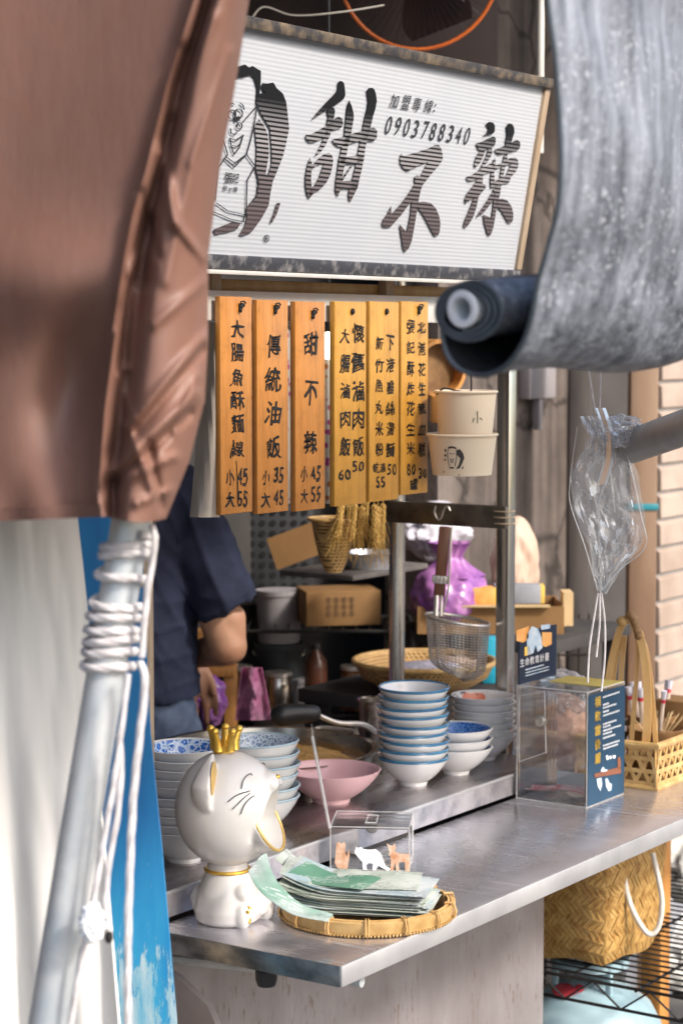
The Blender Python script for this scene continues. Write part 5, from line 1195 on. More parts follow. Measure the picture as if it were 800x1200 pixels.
# white sacks added for the overexposed brightness far right, and a crate
for k, (px, py, D, r, lab) in enumerate(((797, 1010, 5.0, .10, 'white sack added for the glare beyond the wire shelf'), (800, 1068, 5.4, .12, 'second white sack added for the glare beyond the wooden stand'))):
    c = Pd(px+20, py, D); c.z = r*.8 if k else c.z
    crumple(c, (r*1.4, r, r), .2, 2, 8+k, flat=.8).solo('glare_sack', 'white_paint', lab, 'sack')
mb = MB(); c = Pd(800, 1040, 5.1); mb.box((c.x-.1, c.y+.1, 0), (c.x+1.2, c.y+.6, Pd(800, 1032, 5.1).z-.02), .01); mb.solo('crate', 'grey_box', 'low grey crate on the ground beyond the wooden stand', 'crate')

# ================================================================== LEFT: SHEET, BOARD, POLE, ROPE
bl = MB()
def bpt(px, py): return Pd(px, py, 2.85)
xe = [(560, 160), (700, 168), (860, 176), (1000, 190), (1200, 207), (1700, 250)]
outl = [bpt(60, 540), bpt(interp(xe, 560), 540), bpt(176, 860), bpt(190, 1000), bpt(207, 1200)]
zbot = .02; p = bpt(207, 1200); outl += [Vector((p.x, p.y, zbot)), Vector((bpt(60, 540).x, bpt(60, 540).y, zbot))]
nb = FH
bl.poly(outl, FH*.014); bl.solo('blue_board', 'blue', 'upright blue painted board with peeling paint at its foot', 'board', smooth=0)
a = Pd(174, 650, 2.96); mb = MB(); a.z = 0; mb.obox(a+UZ*.80, (RT, FH, UZ), (.008*1.1, .05, 1.6), .001); mb.solo('plywood_panel', 'lath', 'thin plywood panel seen edge on behind the blue board', 'panel')
def sheet(u, v):
    y = 560+v*1250; xr = interp([(560, 88), (615, 92), (720, 104), (860, 112), (1000, 125), (1320, 152), (1800, 190)], y); x = -240+u*(xr+240)
    wv = .012*min(.75, max(0, (v*1.64-.25)))*2*(math.sin(u*46+v*2.5)*.6+math.sin(u*27+1+v)*.6)+.006*fbm(Vector((u*5, v*3, 0)))
    return Pd(x, y, 2.62+wv)
MB().grid(sheet, 110, 60).solo('cream_sheet', 'cream', 'cream plastic sheet hanging in wavy folds at the left edge', 'sheet', mods=[('SOLIDIFY', dict(thickness=.004))])
pt, pb = Pd(163, 555, 2.3), Pd(56, 1200, 2.26); pd_ = (pb-pt).normalized(); pe = pt+pd_*((0-pt.z)/pd_.z)
PR = .0212
mb = MB(); mb.tube([pt+(pe-pt)*(k/20) for k in range(21)], PR, 28); mb.solo('metal_pole', 'galv', 'weathered galvanised pole leaning under the brown awning', 'pole')
px_, py_ = (RT - pd_*RT.dot(pd_)).normalized(), None; py_ = pd_.cross(px_).normalized()
if py_.dot(FH) > 0: py_ = -py_
def polept(y, a, r): # y = picture height on the pole, a angle around
    k = (y-555)/(1200-555); 
    c = pt+(pb-pt)*k; return c+px_*(r*math.cos(a))+py_*(r*math.sin(a))
rr = .0050; rp = PR+rr
rpobj = thing('rope', 'white twisted rope wound round the leaning metal pole', 'rope', pe)
rng = random.Random(4)
pitchtab = [(0, 628), (2, 651), (3, 676), (4, 712), (9, 778), (9.4, 786)]
pts = []; N = 420
for i in range(N):
    tt = 9.4*i/(N-1); y = interp(pitchtab, tt); wob = 3.5*math.sin(tt*2.3)+2*math.sin(tt*5.1)
    a = -tt*2*math.pi+1.0
    pts.append(polept(y-8*math.cos(a)+wob*.6, a, rp+.0015*math.sin(tt*7)))
mb = MB(); 
def twisted(mb, pts, r, strands=3, lay=.06):
    P = [Vector(p) for p in pts]; s = 0; x = None; rings = [[] for _ in range(strands)]
    for i in range(len(P)):
        d = (P[min(i+1, len(P)-1)]-P[max(i-1, 0)]).normalized()
        if i: s += (P[i]-P[i-1]).length
        x = d.orthogonal().normalized() if x is None else (x-d*x.dot(d)).normalized(); y = d.cross(x)
        for k in range(strands):
            a = 2*math.pi*(s/lay+k/strands); rings[k].append(P[i]+(x*math.cos(a)+y*math.sin(a))*r*.34)
    for k in range(strands): mb.tube(rings[k], r*.70, 8)
twisted(mb, pts, rr); mb.build('coils', 'rope', rpobj)
def hang(pl, D, n=14):
    return smoothpts([Pd(x, y, d) for (x, y), d in zip(pl, D)], n)
mb = MB()
twisted(mb, hang([(178, 615), (181, 640), (172, 700), (166, 770)], [2.26]*4, 24), rr*.75, 3, .12)
twisted(mb, hang([(163, 775), (170, 800), (163, 870), (156, 940), (152, 1030), (150, 1110), (150, 1230)], [2.24]*7, 24), rr*.85, 3, .12)
twisted(mb, hang([(150, 790), (144, 840), (136, 900), (126, 960), (112, 1040), (98, 1110), (78, 1230)], [2.23]*7, 24), rr*.7, 3, .12)
twisted(mb, hang([(139, 860), (142, 900), (137, 960), (128, 1010), (124, 1060), (128, 1090)], [2.235]*6, 24), rr*.7, 3, .12)
mb.build('hanging_strands', 'rope', rpobj)
crumple(Pd(108, 1082, 2.22), (.013, .010, .021), .5, 3.5, 6, n=28).build('frayed_tuft', 'tuft', rpobj)
crumple(Pd(128, 1098, 2.24), (.005, .004, .007), .3, 3.5, 7, n=12).build('dark_knot', 'cord', rpobj)

# ================================================================== BROWN AWNING TARP
FT = [(-200, 300), (-60, 250), (0, 232), (100, 200), (200, 175), (250, 160), (300, 150), (400, 134), (480, 123), (560, 117), (620, 122)]
ET = [(-200, 322), (-60, 299), (0, 292), (100, 276), (200, 257), (300, 244), (400, 244), (470, 240), (500, 232), (540, 222), (580, 206), (612, 193)]
WR = [(240, 395, 150, 500, -.013, 6), (237, 410, 158, 508, .012, 6), (228, 462, 132, 552, -.014, 7), (222, 485, 133, 568, .013, 6), (190, 180, 205, 262, -.012, 6), (205, 260, 238, 302, -.010, 5), (178, 260, 172, 330, .013, 8),
      (150, 330, 145, 420, .010, 7), (160, 340, 150, 430, -.012, 6), (215, 60, 190, 160, .012, 9), (250, 20, 205, 130, -.008, 7), (150, 560, 205, 535, -.010, 5), (175, 520, 190, 595, .010, 5), (240, 330, 180, 380, -.007, 6), (160, 300, 140, 350, -.010, 5),
      (270, 60, 225, 190, -.006, 6), (225, 200, 195, 330, -.005, 7), (232, 440, 205, 505, -.008, 5), (150, 500, 180, 575, -.009, 5), (200, 575, 160, 590, -.008, 5), (165, 225, 185, 300, .009, 5), (140, 440, 155, 490, -.008, 5)]
def segd(x, y, w):
    x0, y0, x1, y1 = w[:4]; dx, dy = x1-x0, y1-y0; t = max(0, min(1, ((x-x0)*dx+(y-y0)*dy)/(dx*dx+dy*dy))); return math.hypot(x-x0-dx*t, y-y0-dy*t)
def tarp(u, v):
    ylo = -220
    # u: 0 main panel left .. .62 fold .. 1 wrapped edge
    if u < .62:
        k = u/.62; yb = 626-22*k; y = ylo+v*(yb-ylo); fx_ = interp(FT, y); x = -420+(fx_+420)*k
        D = 2.36-.15*k**1.5
        hol = math.exp(-((y-455)/95)**2)*math.exp(-((x-fx_+38)/42)**2)*(1 if x < fx_ else 0); D += .055*hol
        D -= .035*math.exp(-((y-330)/60)**2)*math.exp(-((x-60)/120)**2)
        D += .0035*math.sin(x*.02+y*.006)
        if y > 545: D += .005*math.sin(x*.10)*(y-545)/80
        e = fx_-x
        D -= .020*math.exp(-(e/9)**2)
    else:
        k = (u-.62)/.38; yb = 604+8*math.sin(k*math.pi); y = ylo+v*(yb-ylo); fx_ = interp(FT, y); ex_ = interp(ET, y)
        if k < .85: kk = k/.85; x = fx_+(ex_-fx_)*kk**.95; D = 2.19+.045*math.exp(-((kk-.16)/.11)**2)-.012*math.sin(kk*math.pi)+.06*kk**4
        else: kk = (k-.85)/.15; x = ex_-10*kk*kk; D = 2.25+.16*kk
        D += .004*fbm(Vector((x*.012, y*.008, 3)), 2)
    for w_ in WR:
        d_ = segd(x, y, w_); D += w_[4]*math.exp(-(d_/w_[5])**2)*(1 if u > .6 else max(0, 1-abs(x-interp(FT, y))/25))
    return Pd(x, y, D)
aw = thing('awning_tarp', 'brown vinyl awning tarp drooping in folds over the pole', 'tarpaulin', Pd(100, 620, 2.2))
mb = MB(); mb.grid(tarp, 230, 200); mb.build('tarp_sheet', 'tarp', aw, 60, mods=[('SOLIDIFY', dict(thickness=.003, offset=1))])
mb = MB(); hem = [tarp(.62*k/40, 1)-FH*.004 for k in range(41)]; mb.ribbon([p+UZ*.006 for p in hem], -FH, .014, .004); mb.build('stitched_hem', 'tarp_hem', aw)

# ================================================================== SHADE CLOTH ROLL
CC = Pd(545, 363, 2.2); ra = (RT*.66+FH*.75+UZ*.075).normalized(); re1 = UZ.cross(ra).normalized()
if re1.dot(RT) < 0: re1 = -re1
def EP(px, py): return Ppl(px, py, CC, ra)
prof = [(655, -480), (654, -400), (652, -300), (647, -140), (641, -60), (641, 0), (648, 60), (653, 120), (655, 180), (651, 240), (640, 290), (630, 330), (624, 365), (612, 400), (592, 428), (566, 440), (540, 434), (523, 415), (517, 388), (520, 358), (532, 338), (552, 330)]
cx0, cy0 = 549, 365
for k in range(1, 46):
    a = -math.pi/2+.1+k*2*math.pi/18; r = 36-13*k/46; prof.append((cx0+r*math.cos(a)*1.12-4*k/46, cy0+r*math.sin(a)*1.0))
pp3 = smoothpts([EP(*p) for p in prof], 4)
sc_ = thing('shade_cloth', 'silver grey shade cloth hanging in a loose roll at the upper right', 'shade cloth', CC)
LEN = 2.0
def shc(u, v):
    i = u*(len(pp3)-1); j = min(int(i), len(pp3)-2); p = pp3[j].lerp(pp3[j+1], i-j)
    w = max(0, min(1, (.36-u)*5))*min(1, .12+v*7); q = p+ra*(v*LEN)
    q += re1*(.020*w*fbm(Vector((u*7, v*14, 2)), 4)+.03*w*math.sin(v*18+u*5)*.5+.008*mn.noise(Vector((u*26, v*36, 0)))*min(1, w*3))
    q += UZ*(-.02*math.sin(v*math.pi*2.0)*(v < .5)+.006*math.sin(v*34)*min(1, u*4))
    return q
mb = MB(); mb.grid(shc, len(pp3), 150)
ob = mb.build('cloth_sheet', 'shade_cloth', sc_, 60)
ob2 = MB(); 
for i in range(len(pp3)-1): pass
# dark underside: the same sheet a millimetre and a half inside
inner = []
def shin(u, v):
    e = .004; p = shc(u, v); du = shc(min(u+e, 1), v)-shc(max(u-e, 0), v); n = du.cross(ra).normalized(); return p+n*UND
UND = .0016
t0 = shc(.36, .1); du = shc(.364, .1)-shc(.356, .1); n0 = du.cross(ra).normalized()
if n0.dot(CC+ra*.23-t0) < 0: UND = -UND
mb = MB(); mb.grid(shin, len(pp3), 150); mb.build('cloth_underside', 'cloth_under', sc_, 60)
mb = MB(); mb.tube([shc(i/(len(pp3)-1), 0) for i in range(len(pp3))], .0028, 6); mb.build('cut_edge', 'cloth_edge', sc_)
tcn = EP(543, 362); tr_o = 22*2.2/2500; tr_i = 14*2.2/2500
mb = MB(); mb.lathe([(tr_i, -.004), (tr_o-.001, -.004), (tr_o, -.003), (tr_o, LEN), (tr_i, LEN), (tr_i, -.004)], tcn, 40, (re1, ra.cross(re1), ra)); mb.build('core_tube', 'tube_white', sc_)
# the spiral drags its roll: fill of further wound layers
mb = MB()
for r_, r2 in ((.0235, .0), (.0262, .0), (.029, 0)):
    mb.lathe([(r_-.001, .012), (r_, .010), (r_, LEN), (r_-.001, LEN)], tcn+re1*.001, 40, (re1, ra.cross(re1), ra))
mb.build('wound_layers', 'cloth_under', sc_)

# ================================================================== RIGHT: PIPE, CLEAR BAG
p0, p1 = Pd(728, 527, 3.35), Pd(860, 480, 2.95); pdir = (p1-p0).normalized()
pi = thing('grey_pipe', 'grey metal pipe reaching in from the right edge', 'pipe', p0)
mb = MB(); pr = .0265
ax_ = (pdir.orthogonal().normalized(), None, pdir); ax_ = (ax_[0], pdir.cross(ax_[0]), pdir)
mb.lathe([(pr-.003, 0), (pr, 0), (pr, 2.5), (pr-.003, 2.5), (pr-.003, 0)], p0, 28, ax_); mb.build('tube', 'pvc', pi)
DBG = 3.3
# clear bag: flattened film with a pointed foot
oL = [(-.02, 676, 720), (.1, 690, 722), (.2, 682, 738), (.35, 668, 748), (.5, 668, 752), (.62, 680, 756), (.75, 690, 750), (.88, 697, 722), (1, 703, 709)]
cbag = thing('plastic_bag', 'crumpled clear plastic bag knotted to the grey pipe', 'plastic bag', Pd(706, 700, DBG))
tl, tr_ = [(a, b) for a, b, c in oL], [(a, c) for a, b, c in oL]
def bagf(sgn):
    def fn(u, v):
        y = 488+v*208; x0, x1 = interp(tl, v), interp(tr_, v); x = x0+(x1-x0)*u; th = .011*math.sin(math.pi*u)*math.sin(math.pi*min(1, v*1.02+.01))
        q_ = Vector((u*3.2+sgn*5, v*4.5, sgn)); n = (.020*(abs(mn.noise(q_))-.2)+.012*(abs(mn.noise(q_*2.3))-.2)+.006*abs(mn.noise(q_*5)))*min(1, u*8, (1-u)*8)
        return Pd(x+5*fbm(Vector((v*5, sgn, u*2))), y, DBG-sgn*th+n)
    return fn
mb = MB(); mb.grid(bagf(1), 40, 50); mb.grid(bagf(-1), 40, 50); mb.build('film', 'plastic', cbag, 28)
mb = MB()
for pl in ([(676, 500), (668, 560), (668, 590), (685, 640), (700, 692)], [(722, 500), (738, 545), (750, 600), (756, 640), (725, 668), (703, 694)], [(712, 560), (702, 590), (708, 630), (745, 640)], [(690, 560), (700, 600), (702, 650), (704, 690)], [(705, 480), (708, 520), (716, 560), (720, 600)]):
    mb.tube(smoothpts([Pd(x, y, DBG-.02) for x, y in pl], 6), .0010, 6)
mb.build('film_crease', 'plastic', cbag)
crumple(Pd(728, 505, 3.27), (.030, .03, .026), .45, 2.6, 12, n=30).build('knot', 'plastic', cbag)
mb = MB(); mb.grid(lambda u, v: Pd(703+8*math.sin(v*3)+12*(u-.5)+10*v*(1-v), 478+v*90, 3.25+.01*math.sin(u*7)), 10, 20); mb.build('loop_end', 'plastic', cbag, 70)
mb = MB()
for pl in ([(697, 485), (690, 440), (684, 400), (682, 330)], [(702, 485), (703, 440), (704, 400), (704, 330)], [(700, 695), (696, 720), (690, 760), (688, 800)], [(704, 695), (708, 730), (708, 770), (704, 810)], [(702, 695), (702, 730), (698, 770)]):
    mb = MB(); mb.tube(smoothpts([Pd(x, y, DBG) for x, y in pl], 8), .0017, 6); mb.build('cord', 'rope', cbag)

# ================================================================== INTERIOR CLUTTER
# back prep table and shelf
zt1, zt2 = .915, 1.0
pt_ = thing('prep_table', 'dark work table behind the cart carrying boxes and a bamboo tray', 'table', (1.55, .95, 0))
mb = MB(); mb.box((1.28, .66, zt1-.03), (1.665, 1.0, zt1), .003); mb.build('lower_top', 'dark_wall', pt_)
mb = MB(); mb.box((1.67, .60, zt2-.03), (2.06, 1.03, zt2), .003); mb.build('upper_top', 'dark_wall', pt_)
for x, y, z in ((1.31, .69, zt1), (1.31, .97, zt1), (1.70, .63, zt2), (2.03, .63, zt2), (1.70, 1.0, zt2), (2.03, 1.0, zt2)):
    mb = MB(); mb.box((x-.02, y-.02, 0), (x+.02, y+.02, z-.031), .002); mb.build('leg', 'dark_wall', pt_)
# bamboo tray
c = Pd(497, 790, 4.5); c.z = zt1; r = .15
t = thing('winnowing_basket', 'large shallow bamboo basket holding plastic packets behind the strainer', 'basket', c)
mb = MB(); mb.lathe([(0, .003), (r*.6, .003), (r*.9, .03), (r, .062), (r-.006, .062), (r*.86, .034), (r*.58, .008), (0, .008)], c, 60); mb.build('woven_bowl', 'weave', t)
mb = MB(); mb.tube(arc(c+UZ*.062, X3[0], X3[1], r, 0, 2*math.pi*59/60, 59), .006, 8, closed=True); mb.build('rim', 'bamboo_pale', t)
crumple(c+Vector((-.03, -.02, .045)), (.08, .06, .022), .3, 3, 15).solo('plastic_packet', 'white_bag', 'white plastic packet in the large bamboo basket behind the strainer', 'packet')
crumple(c+Vector((.07, -.03, .045)), (.05, .05, .02), .3, 3, 16).solo('plastic_packet', 'beige_bag', 'small beige packet in the large bamboo basket beside the white one', 'packet')
# cardboard tray with bags
ct0 = Pd(487, 738, 4.85); ct1 = Pd(655, 738, 4.85); c = (ct0+ct1)/2; c.z = zt2; L = (ct1-ct0).length
cdx, cdy = RT, FH
t = thing('cardboard_tray', 'low open cardboard box under the purple bag', 'box', c)
mb = MB(); hh = .062; dd = .20
for s in (-1, 1):
    mb.obox(c+cdy*(s*dd/2)+UZ*hh/2, (cdx, cdy, UZ), (L, .004, hh)); mb.obox(c+cdx*(s*(L/2-.002))+UZ*hh/2, (cdx, cdy, UZ), (.004, dd-.005, hh))
mb.obox(c+UZ*.003, (cdx, cdy, UZ), (L-.006, dd-.006, .004)); mb.build('walls', 'card', t)
mb = MB(); mb.obox(c+cdx*(L/2+.012)+UZ*(hh-.01)-cdy*.04, (cdx, cdy, UZ), (.022, .07, .075)); mb.obox(c-cdy*(dd/2+.008)+UZ*(hh+.002), (cdx, cdy, UZ), (L*.8, .02, .004)); mb.build('flap', 'card_pale', t)
q = Pd(527, 668, 4.82)
pb_ = thing('purple_bag', 'knotted purple plastic bag full of food in the cardboard box', 'bag', Vector((q.x, q.y, zt2+.007)))
crumple(Vector((q.x, q.y, zt2+.075)), (.098, .085, .078), .10, 2.5, 21, flat=.85).build('filled_bag', 'purple_bag', pb_)
mb = MB()
def twist(u, v):
    a = 2*math.pi*u; z = v*.075; r = (.055*(1-v)**2+.016+.035*max(0, v-.55)*2)*(1+.10*math.sin(a*5+v*4)+.08*math.sin(a*11)); return Vector((q.x+r*math.cos(a), q.y+r*math.sin(a), zt2+.125+z))
mb.grid(twist, 60, 16); mb.build('twisted_neck', 'purple_bag', pb_)
q = Pd(512, 622, 5.0); crumple(q, (.105, .06, .07), .22, 2.4, 23).solo('white_bag', 'white_bag', 'pale plastic bag with a purple mark behind the purple bag', 'bag')
q = Pd(603, 648, 5.0); crumple(Vector((q.x, q.y, zt2+.125)), (.065, .05, .12), .16, 2, 25, flat=.95).solo('paper_sack', 'beige_bag', 'beige snack sack standing behind the right post', 'sack')
for px0, px1, y0, y1, D, mat, lab in ((543, 578, 686, 706, 4.78, 'orange_print', 'small orange and dark carton lying at the purple bag'), (578, 632, 688, 710, 4.80, 'grey_box', 'long grey carton lying behind the right post')):
    a, b = Pd(px0, y1, D), Pd(px1, y1, D); c = (a+b)/2; z0 = zt2+.0645; h = (y1-y0)*D/2500
    t = thing('carton', lab, 'carton', Vector((c.x, c.y, z0)))
    mb = MB(); mb.obox(Vector((c.x, c.y, z0+h/2)), (RT, FH, UZ), ((b-a).length, .05, h), .002); mb.build('box_body', mat, t)
    mb = MB(); mb.obox(Vector((c.x, c.y, z0+h/2))+RT*((b-a).length/2+.004), (RT, FH, UZ), (.009, .048, h-.002), .001); mb.build('box_end', 'yellow_print', t)
mb = MB(); c = Pd(573, 746, 4.6); mb.obox(Vector((c.x, c.y, zt1+.05)), (RT, FH, UZ), (.034, .05, .10), .004); mb.solo('turquoise_tub', 'turq', 'small turquoise tub right of the strainer', 'tub')
# carton with print left of the post
a, b = Pd(352, 725, 4.95), Pd(440, 725, 4.95); c = (a+b)/2; h = 62*4.95/2500
rx = (RT*.97+FH*.2).normalized(); rz = UZ.cross(rx)
sr = thing('storage_rack', 'black wire storage rack of jars and pots under the printed carton', 'rack', Vector((c.x, c.y, 0)))
rk_o = Vector((c.x, c.y, 0)); RW, RD = .27, .13
for z in (zt2-.004, .80, .60, .38):
    mb = MB(); loop_ = [rk_o+RT*(a_*RW)+FH*(b_*RD)+UZ*z for a_, b_ in ((-1, -1), (.62, -1), (.62, 1), (-1, 1))]; mb.tube(loop_, .005, 6, closed=True)
    for k in range(15): q = rk_o+RT*(RW*(-1+1.62*k/14))+UZ*(z-.001); mb.tube([q-FH*RD, q+FH*RD], .0022, 5)
    mb.build('wire_deck', 'black_wire', sr)
for a_, b_ in ((-1, -1), (.62, -1), (.62, 1), (-1, 1)):
    mb = MB(); q = rk_o+RT*(a_*RW)+FH*(b_*RD); mb.tube([q, q+UZ*(zt2+.0)], .008, 8); mb.build('upright', 'black_wire', sr)
rng = random.Random(21)
JL = ['brown glass jar with a steel lid', 'white plastic tub with a lid', 'dull steel pot with a lid', 'dark green bottle', 'dark sauce bottle with a cap', 'small brown tin']
jm = [M('brown_glass', (.09, .035, .015), (.14, .06, .03), rough=.2), 'bucket', 'pan', M('green_glass', (.01, .05, .03), (.02, .07, .04), rough=.15), M('sauce_bottle', (.07, .025, .015), (.11, .04, .02), rough=.3), 'card_ink']
for zi, z in enumerate((.805, .605)):
    for k in range(5):
        kind = (k*2+zi*3) % 6; r = .030+.008*rng.random(); h = (.10, .09, .085, .155, .15, .08)[kind]; q = rk_o+RT*(RW*(-.84+1.3*k/4))-FH*(RD*.45)+UZ*z
        if kind in (3, 4): r *= .75
        t = thing('storage_jar', '%s, %s on the %s deck of the dark rack' % (JL[kind], ('first', 'second', 'third', 'fourth', 'fifth')[k], ('upper', 'lower')[zi]), 'jar', q, 'jars and pots on the dark rack')
        pr_ = [(0, 0), (r*.95, 0), (r, .005), (r, h*.62), (r*.94, h*.75), (r*(.4 if kind in (3, 4) else .86), h*.88), (r*(.36 if kind in (3, 4) else .86), h*.93), (0, h*.93)]
        mb = MB(); mb.lathe(pr_, q, 24); mb.build('jar_wall', jm[kind], t); mb = MB(); rl_ = r*(.42 if kind in (3, 4) else .92); mb.lathe([(0, h*.932), (rl_, h*.932), (rl_, h*1.02), (0, h*1.02)], q, 24); mb.build('lid', 'cord' if kind == 4 else 'wire', t)
t = thing('printed_carton', 'brown cardboard carton with dark printing on the back table', 'carton', Vector((c.x, c.y, zt2)))
mb = MB(); mb.obox(Vector((c.x, c.y, zt2+h/2)), (rx, rz, UZ), ((b-a).length, .13, h), .002); mb.build('carton_body', 'card', t)
mb = MB()
for i in range(3):
    for k in range(4):
        p = Vector((c.x, c.y, zt2+h*(.72-.2*i)))-rz*.0665+rx*(-.035+.018*k); mb.obox(p, (rx, rz, UZ), (.013, .0006, .0022)); mb.obox(p+UZ*.006, (rx, rz, UZ), (.013, .0006, .0022)); mb.obox(p+UZ*.003, (rx, rz, UZ), (.0025, .0006, .015))
mb.build('printing', 'card_ink', t, 0)
mb = MB(); q = Pd(345, 640, 4.85); mb.obox(q, ((RT*.8+UZ*.3), (UZ*.9-RT*.3), FH), (.11, .075, .004)); mb.solo('card_flap', 'card', 'loose brown cardboard flap beside the cone basket', 'cardboard')
# cone basket and wheat hanging
DW = 4.25; cz_ = Pd(388, 608, DW); tipb = Pd(391, 672, DW)
t = thing('cone_basket', 'small cone shaped wicker basket hanging behind the menu planks', 'basket', tipb)
mb = MB(); hh = cz_.z-tipb.z; rr0 = 27*DW/2500
mb.lathe([(0, 0), (.016, .002), (.028, hh*.25), (.038, hh*.6), (rr0, hh), (rr0-.004, hh), (.03, hh*.55), (0, .01)], Vector((tipb.x, tipb.y, tipb.z)), 36); mb.build('woven_cone', 'weave', t)
mb = MB(); mb.tube(arc(cz_, X3[0], X3[1], rr0, 0, 2*math.pi*35/36, 35), .0035, 8, closed=True); mb.tube(smoothpts([cz_+RT*rr0, cz_+UZ*.09+RT*.01, cz_+UZ*.3]), .002, 6); mb.build('rim', 'bamboo', t)
rng = random.Random(9); wp = None
for k in range(9):
    p0_ = Pd(400+k*6.2, 560+rng.uniform(-4, 4), DW-.05+.02*(k % 3)); tip = Pd(396+k*6.6+rng.uniform(-5, 5), 640+rng.uniform(-14, 10), DW-.05+.02*(k % 3))
    if k < 2: tip = Pd(396-k*3, 632, DW-.06)
    t = thing('wheat_stalk', 'dried golden wheat ear hanging upside down under the yellow planks', 'dried wheat', p0_, 'dried wheat ears')
    d = (tip-p0_); x = d.orthogonal().normalized(); y = d.normalized().cross(x)
    mb = MB(); mb.tube([p0_+UZ*.16, p0_, tip], .0009, 5); mb.build('stem', 'wheat', t)
    mb = MB()
    dn = d.normalized()
    for i in range(15):
        s = .42+.58*i/15
        for a in (0, math.pi/2, math.pi, 3*math.pi/2):
            dirr = x*math.cos(a+i*.7)+y*math.sin(a+i*.7); g = (dn+dirr*.55).normalized(); c = p0_+d*s+dirr*.0042; gx = g.orthogonal().normalized(); mb.ball(c, (.0019, .0019, .0058), 4, (gx, g.cross(gx), g))
    mb.build('ear', 'wheat', t)
    mb = MB()
    for i in range(26):
        s = .45+.55*i/26; dirr = (x*math.cos(i*2.4)+y*math.sin(i*2.4)); c = p0_+d*s; mb.tube([c, c+dn*.045+dirr*.018], .0005, 3)
    mb.build('awn', 'wheat', t)
q = Pd(433, 655, 4.6); t = thing('foil_dish', 'pale foil dish behind the wheat ears', 'dish', q)
mb = MB(); mb.lathe([(0, -.02), (.045, -.02), (.06, .014), (.064, .016), (.058, .016), (.043, -.016), (0, -.016)], q, 40); mb.build('dish_wall', 'foil', t)
mb = MB(); mb.box((q.x-.14, q.y-.05, q.z-.032), (q.x+.16, q.y+.14, q.z-.0205), .002); mb.build('shelf', 'post_dark', t) if False else mb.solo('wall_shelf', 'post_dark', 'small dark shelf that the foil dish stands on', 'shelf')
xk = Py(468, 650, 1.40).x; mb = MB(); mb.box((-.6, 1.40, .02), (xk, 1.445, 1.98), .003); mb.solo('dark_backdrop', 'dark_wall', 'tall dark backdrop painting the deep shade on the back wall behind the person', 'cupboard')  # dark panel put in place of the shade on the back wall
# pegboard; flat dark discs paint the shade inside its holes
a = Pd(255, 585, 5.05); b = Pd(360, 690, 5.05); Lx = 118*5.05/2500; Lz = 118*5.05/2500; c = (a+b)/2
pg = thing('perforated_crate', 'dark grey plastic crate with rows of round holes behind the menu planks', 'crate', c-UZ*Lz/2)
mb = MB(); mb.obox(c+FH*.03, (RT, FH, UZ), (Lx, .05, Lz), .004); mb.build('crate_wall', 'grey_peg', pg)
mb = MB()
for i in range(9):
    for j in range(9): mb.lathe([(0, 0), (.0075, 0), (.0075, .0012), (0, .0012)], c+FH*.004+RT*((i-4)*.025)+UZ*((j-4)*.025), 12, (RT, UZ, -FH))
mb.build('holes', 'hole', pg)
c2 = c-UZ*(Lz/2); mb = MB(); mb.obox(Vector((c2.x, c2.y, c2.z-.012))+FH*.05, (RT, FH, UZ), (.42, .18, .02), .002); mb.solo('wall_shelf', 'post_dark', 'dark plank shelf under the perforated grey crate', 'shelf')
# buckets in the shade: three stacked
c = Pd(327, 820, 5.0); c.z = 0
prev = 0
for k, (yt, yb, w_, mat, lab) in enumerate(((792, 830, 66, 'bucket', 'off white tub at the bottom of the tub stack'), (752, 794, 58, 'grey_peg', 'dark tub in the middle of the tub stack'), (690, 752, 54, 'bucket', 'white plastic pail on top of the tub stack'))):
    D = 5.0; z1 = Pd(327, yt, D).z; z0 = Pd(327, yb, D).z if k else .40; r = w_/2*D/2500
    if k == 0: z0 = Pd(327, 940, D).z
    t = thing('plastic_pail', lab, 'pail', Vector((c.x, c.y, z0))); h = z1-z0-.001
    mb = MB(); mb.lathe([(0, 0), (r*.86, 0), (r*.9, .004), (r*.98, h-.014), (r*1.03, h-.012), (r*1.03, h-.001), (0, h-.001)], Vector((c.x, c.y, z0)), 36); mb.build('pail_wall', mat, t)
    mb = MB(); mb.tube(arc(Vector((c.x, c.y, z0+h-.02)), RT, (-UZ*.7-FH*.5).normalized(), r*1.05, 0, math.pi, 18, r*.5), .002, 6); mb.build('handle', 'wire', t)
zt_ = Pd(327, 940, 5.0).z; mb = MB(); mb.box((c.x-.14, c.y-.12, 0), (c.x+.14, c.y+.12, zt_), .004); mb.solo('wooden_crate', 'post_dark', 'dark crate that carries the stacked tubs', 'crate')
# orange stool frame, pink bag, purple bags by the person
o0 = Pd(238, 775, 4.75); 
t = thing('orange_stool', 'orange wooden stool behind the person at work', 'stool', Vector((o0.x, o0.y, 0)))
za, zb_ = Pd(238, 738, 4.75).z, Pd(238, 782, 4.75).z
mb = MB(); mb.obox(Vector((o0.x, o0.y, za-.02)), (RT, FH, UZ), (.16, .14, .03), .003); mb.build('seat', 'orange_wood', t)
mb = MB(); mb.obox(Vector((o0.x, o0.y, zb_))-FH*.06, (RT, FH, UZ), (.15, .016, .022), .002); mb.build('stretcher', 'orange_wood', t)
for sx_, sy_ in ((-1, -1), (1, -1), (-1, 1), (1, 1)):
    mb = MB(); mb.obox(Vector((o0.x, o0.y, (za-.036)/2))+RT*(sx_*.062)+FH*(sy_*.05), (RT, FH, UZ), (.024, .022, za-.037), .002); mb.build('leg', 'orange_wood', t)
q = Pd(297, 818, 4.45)
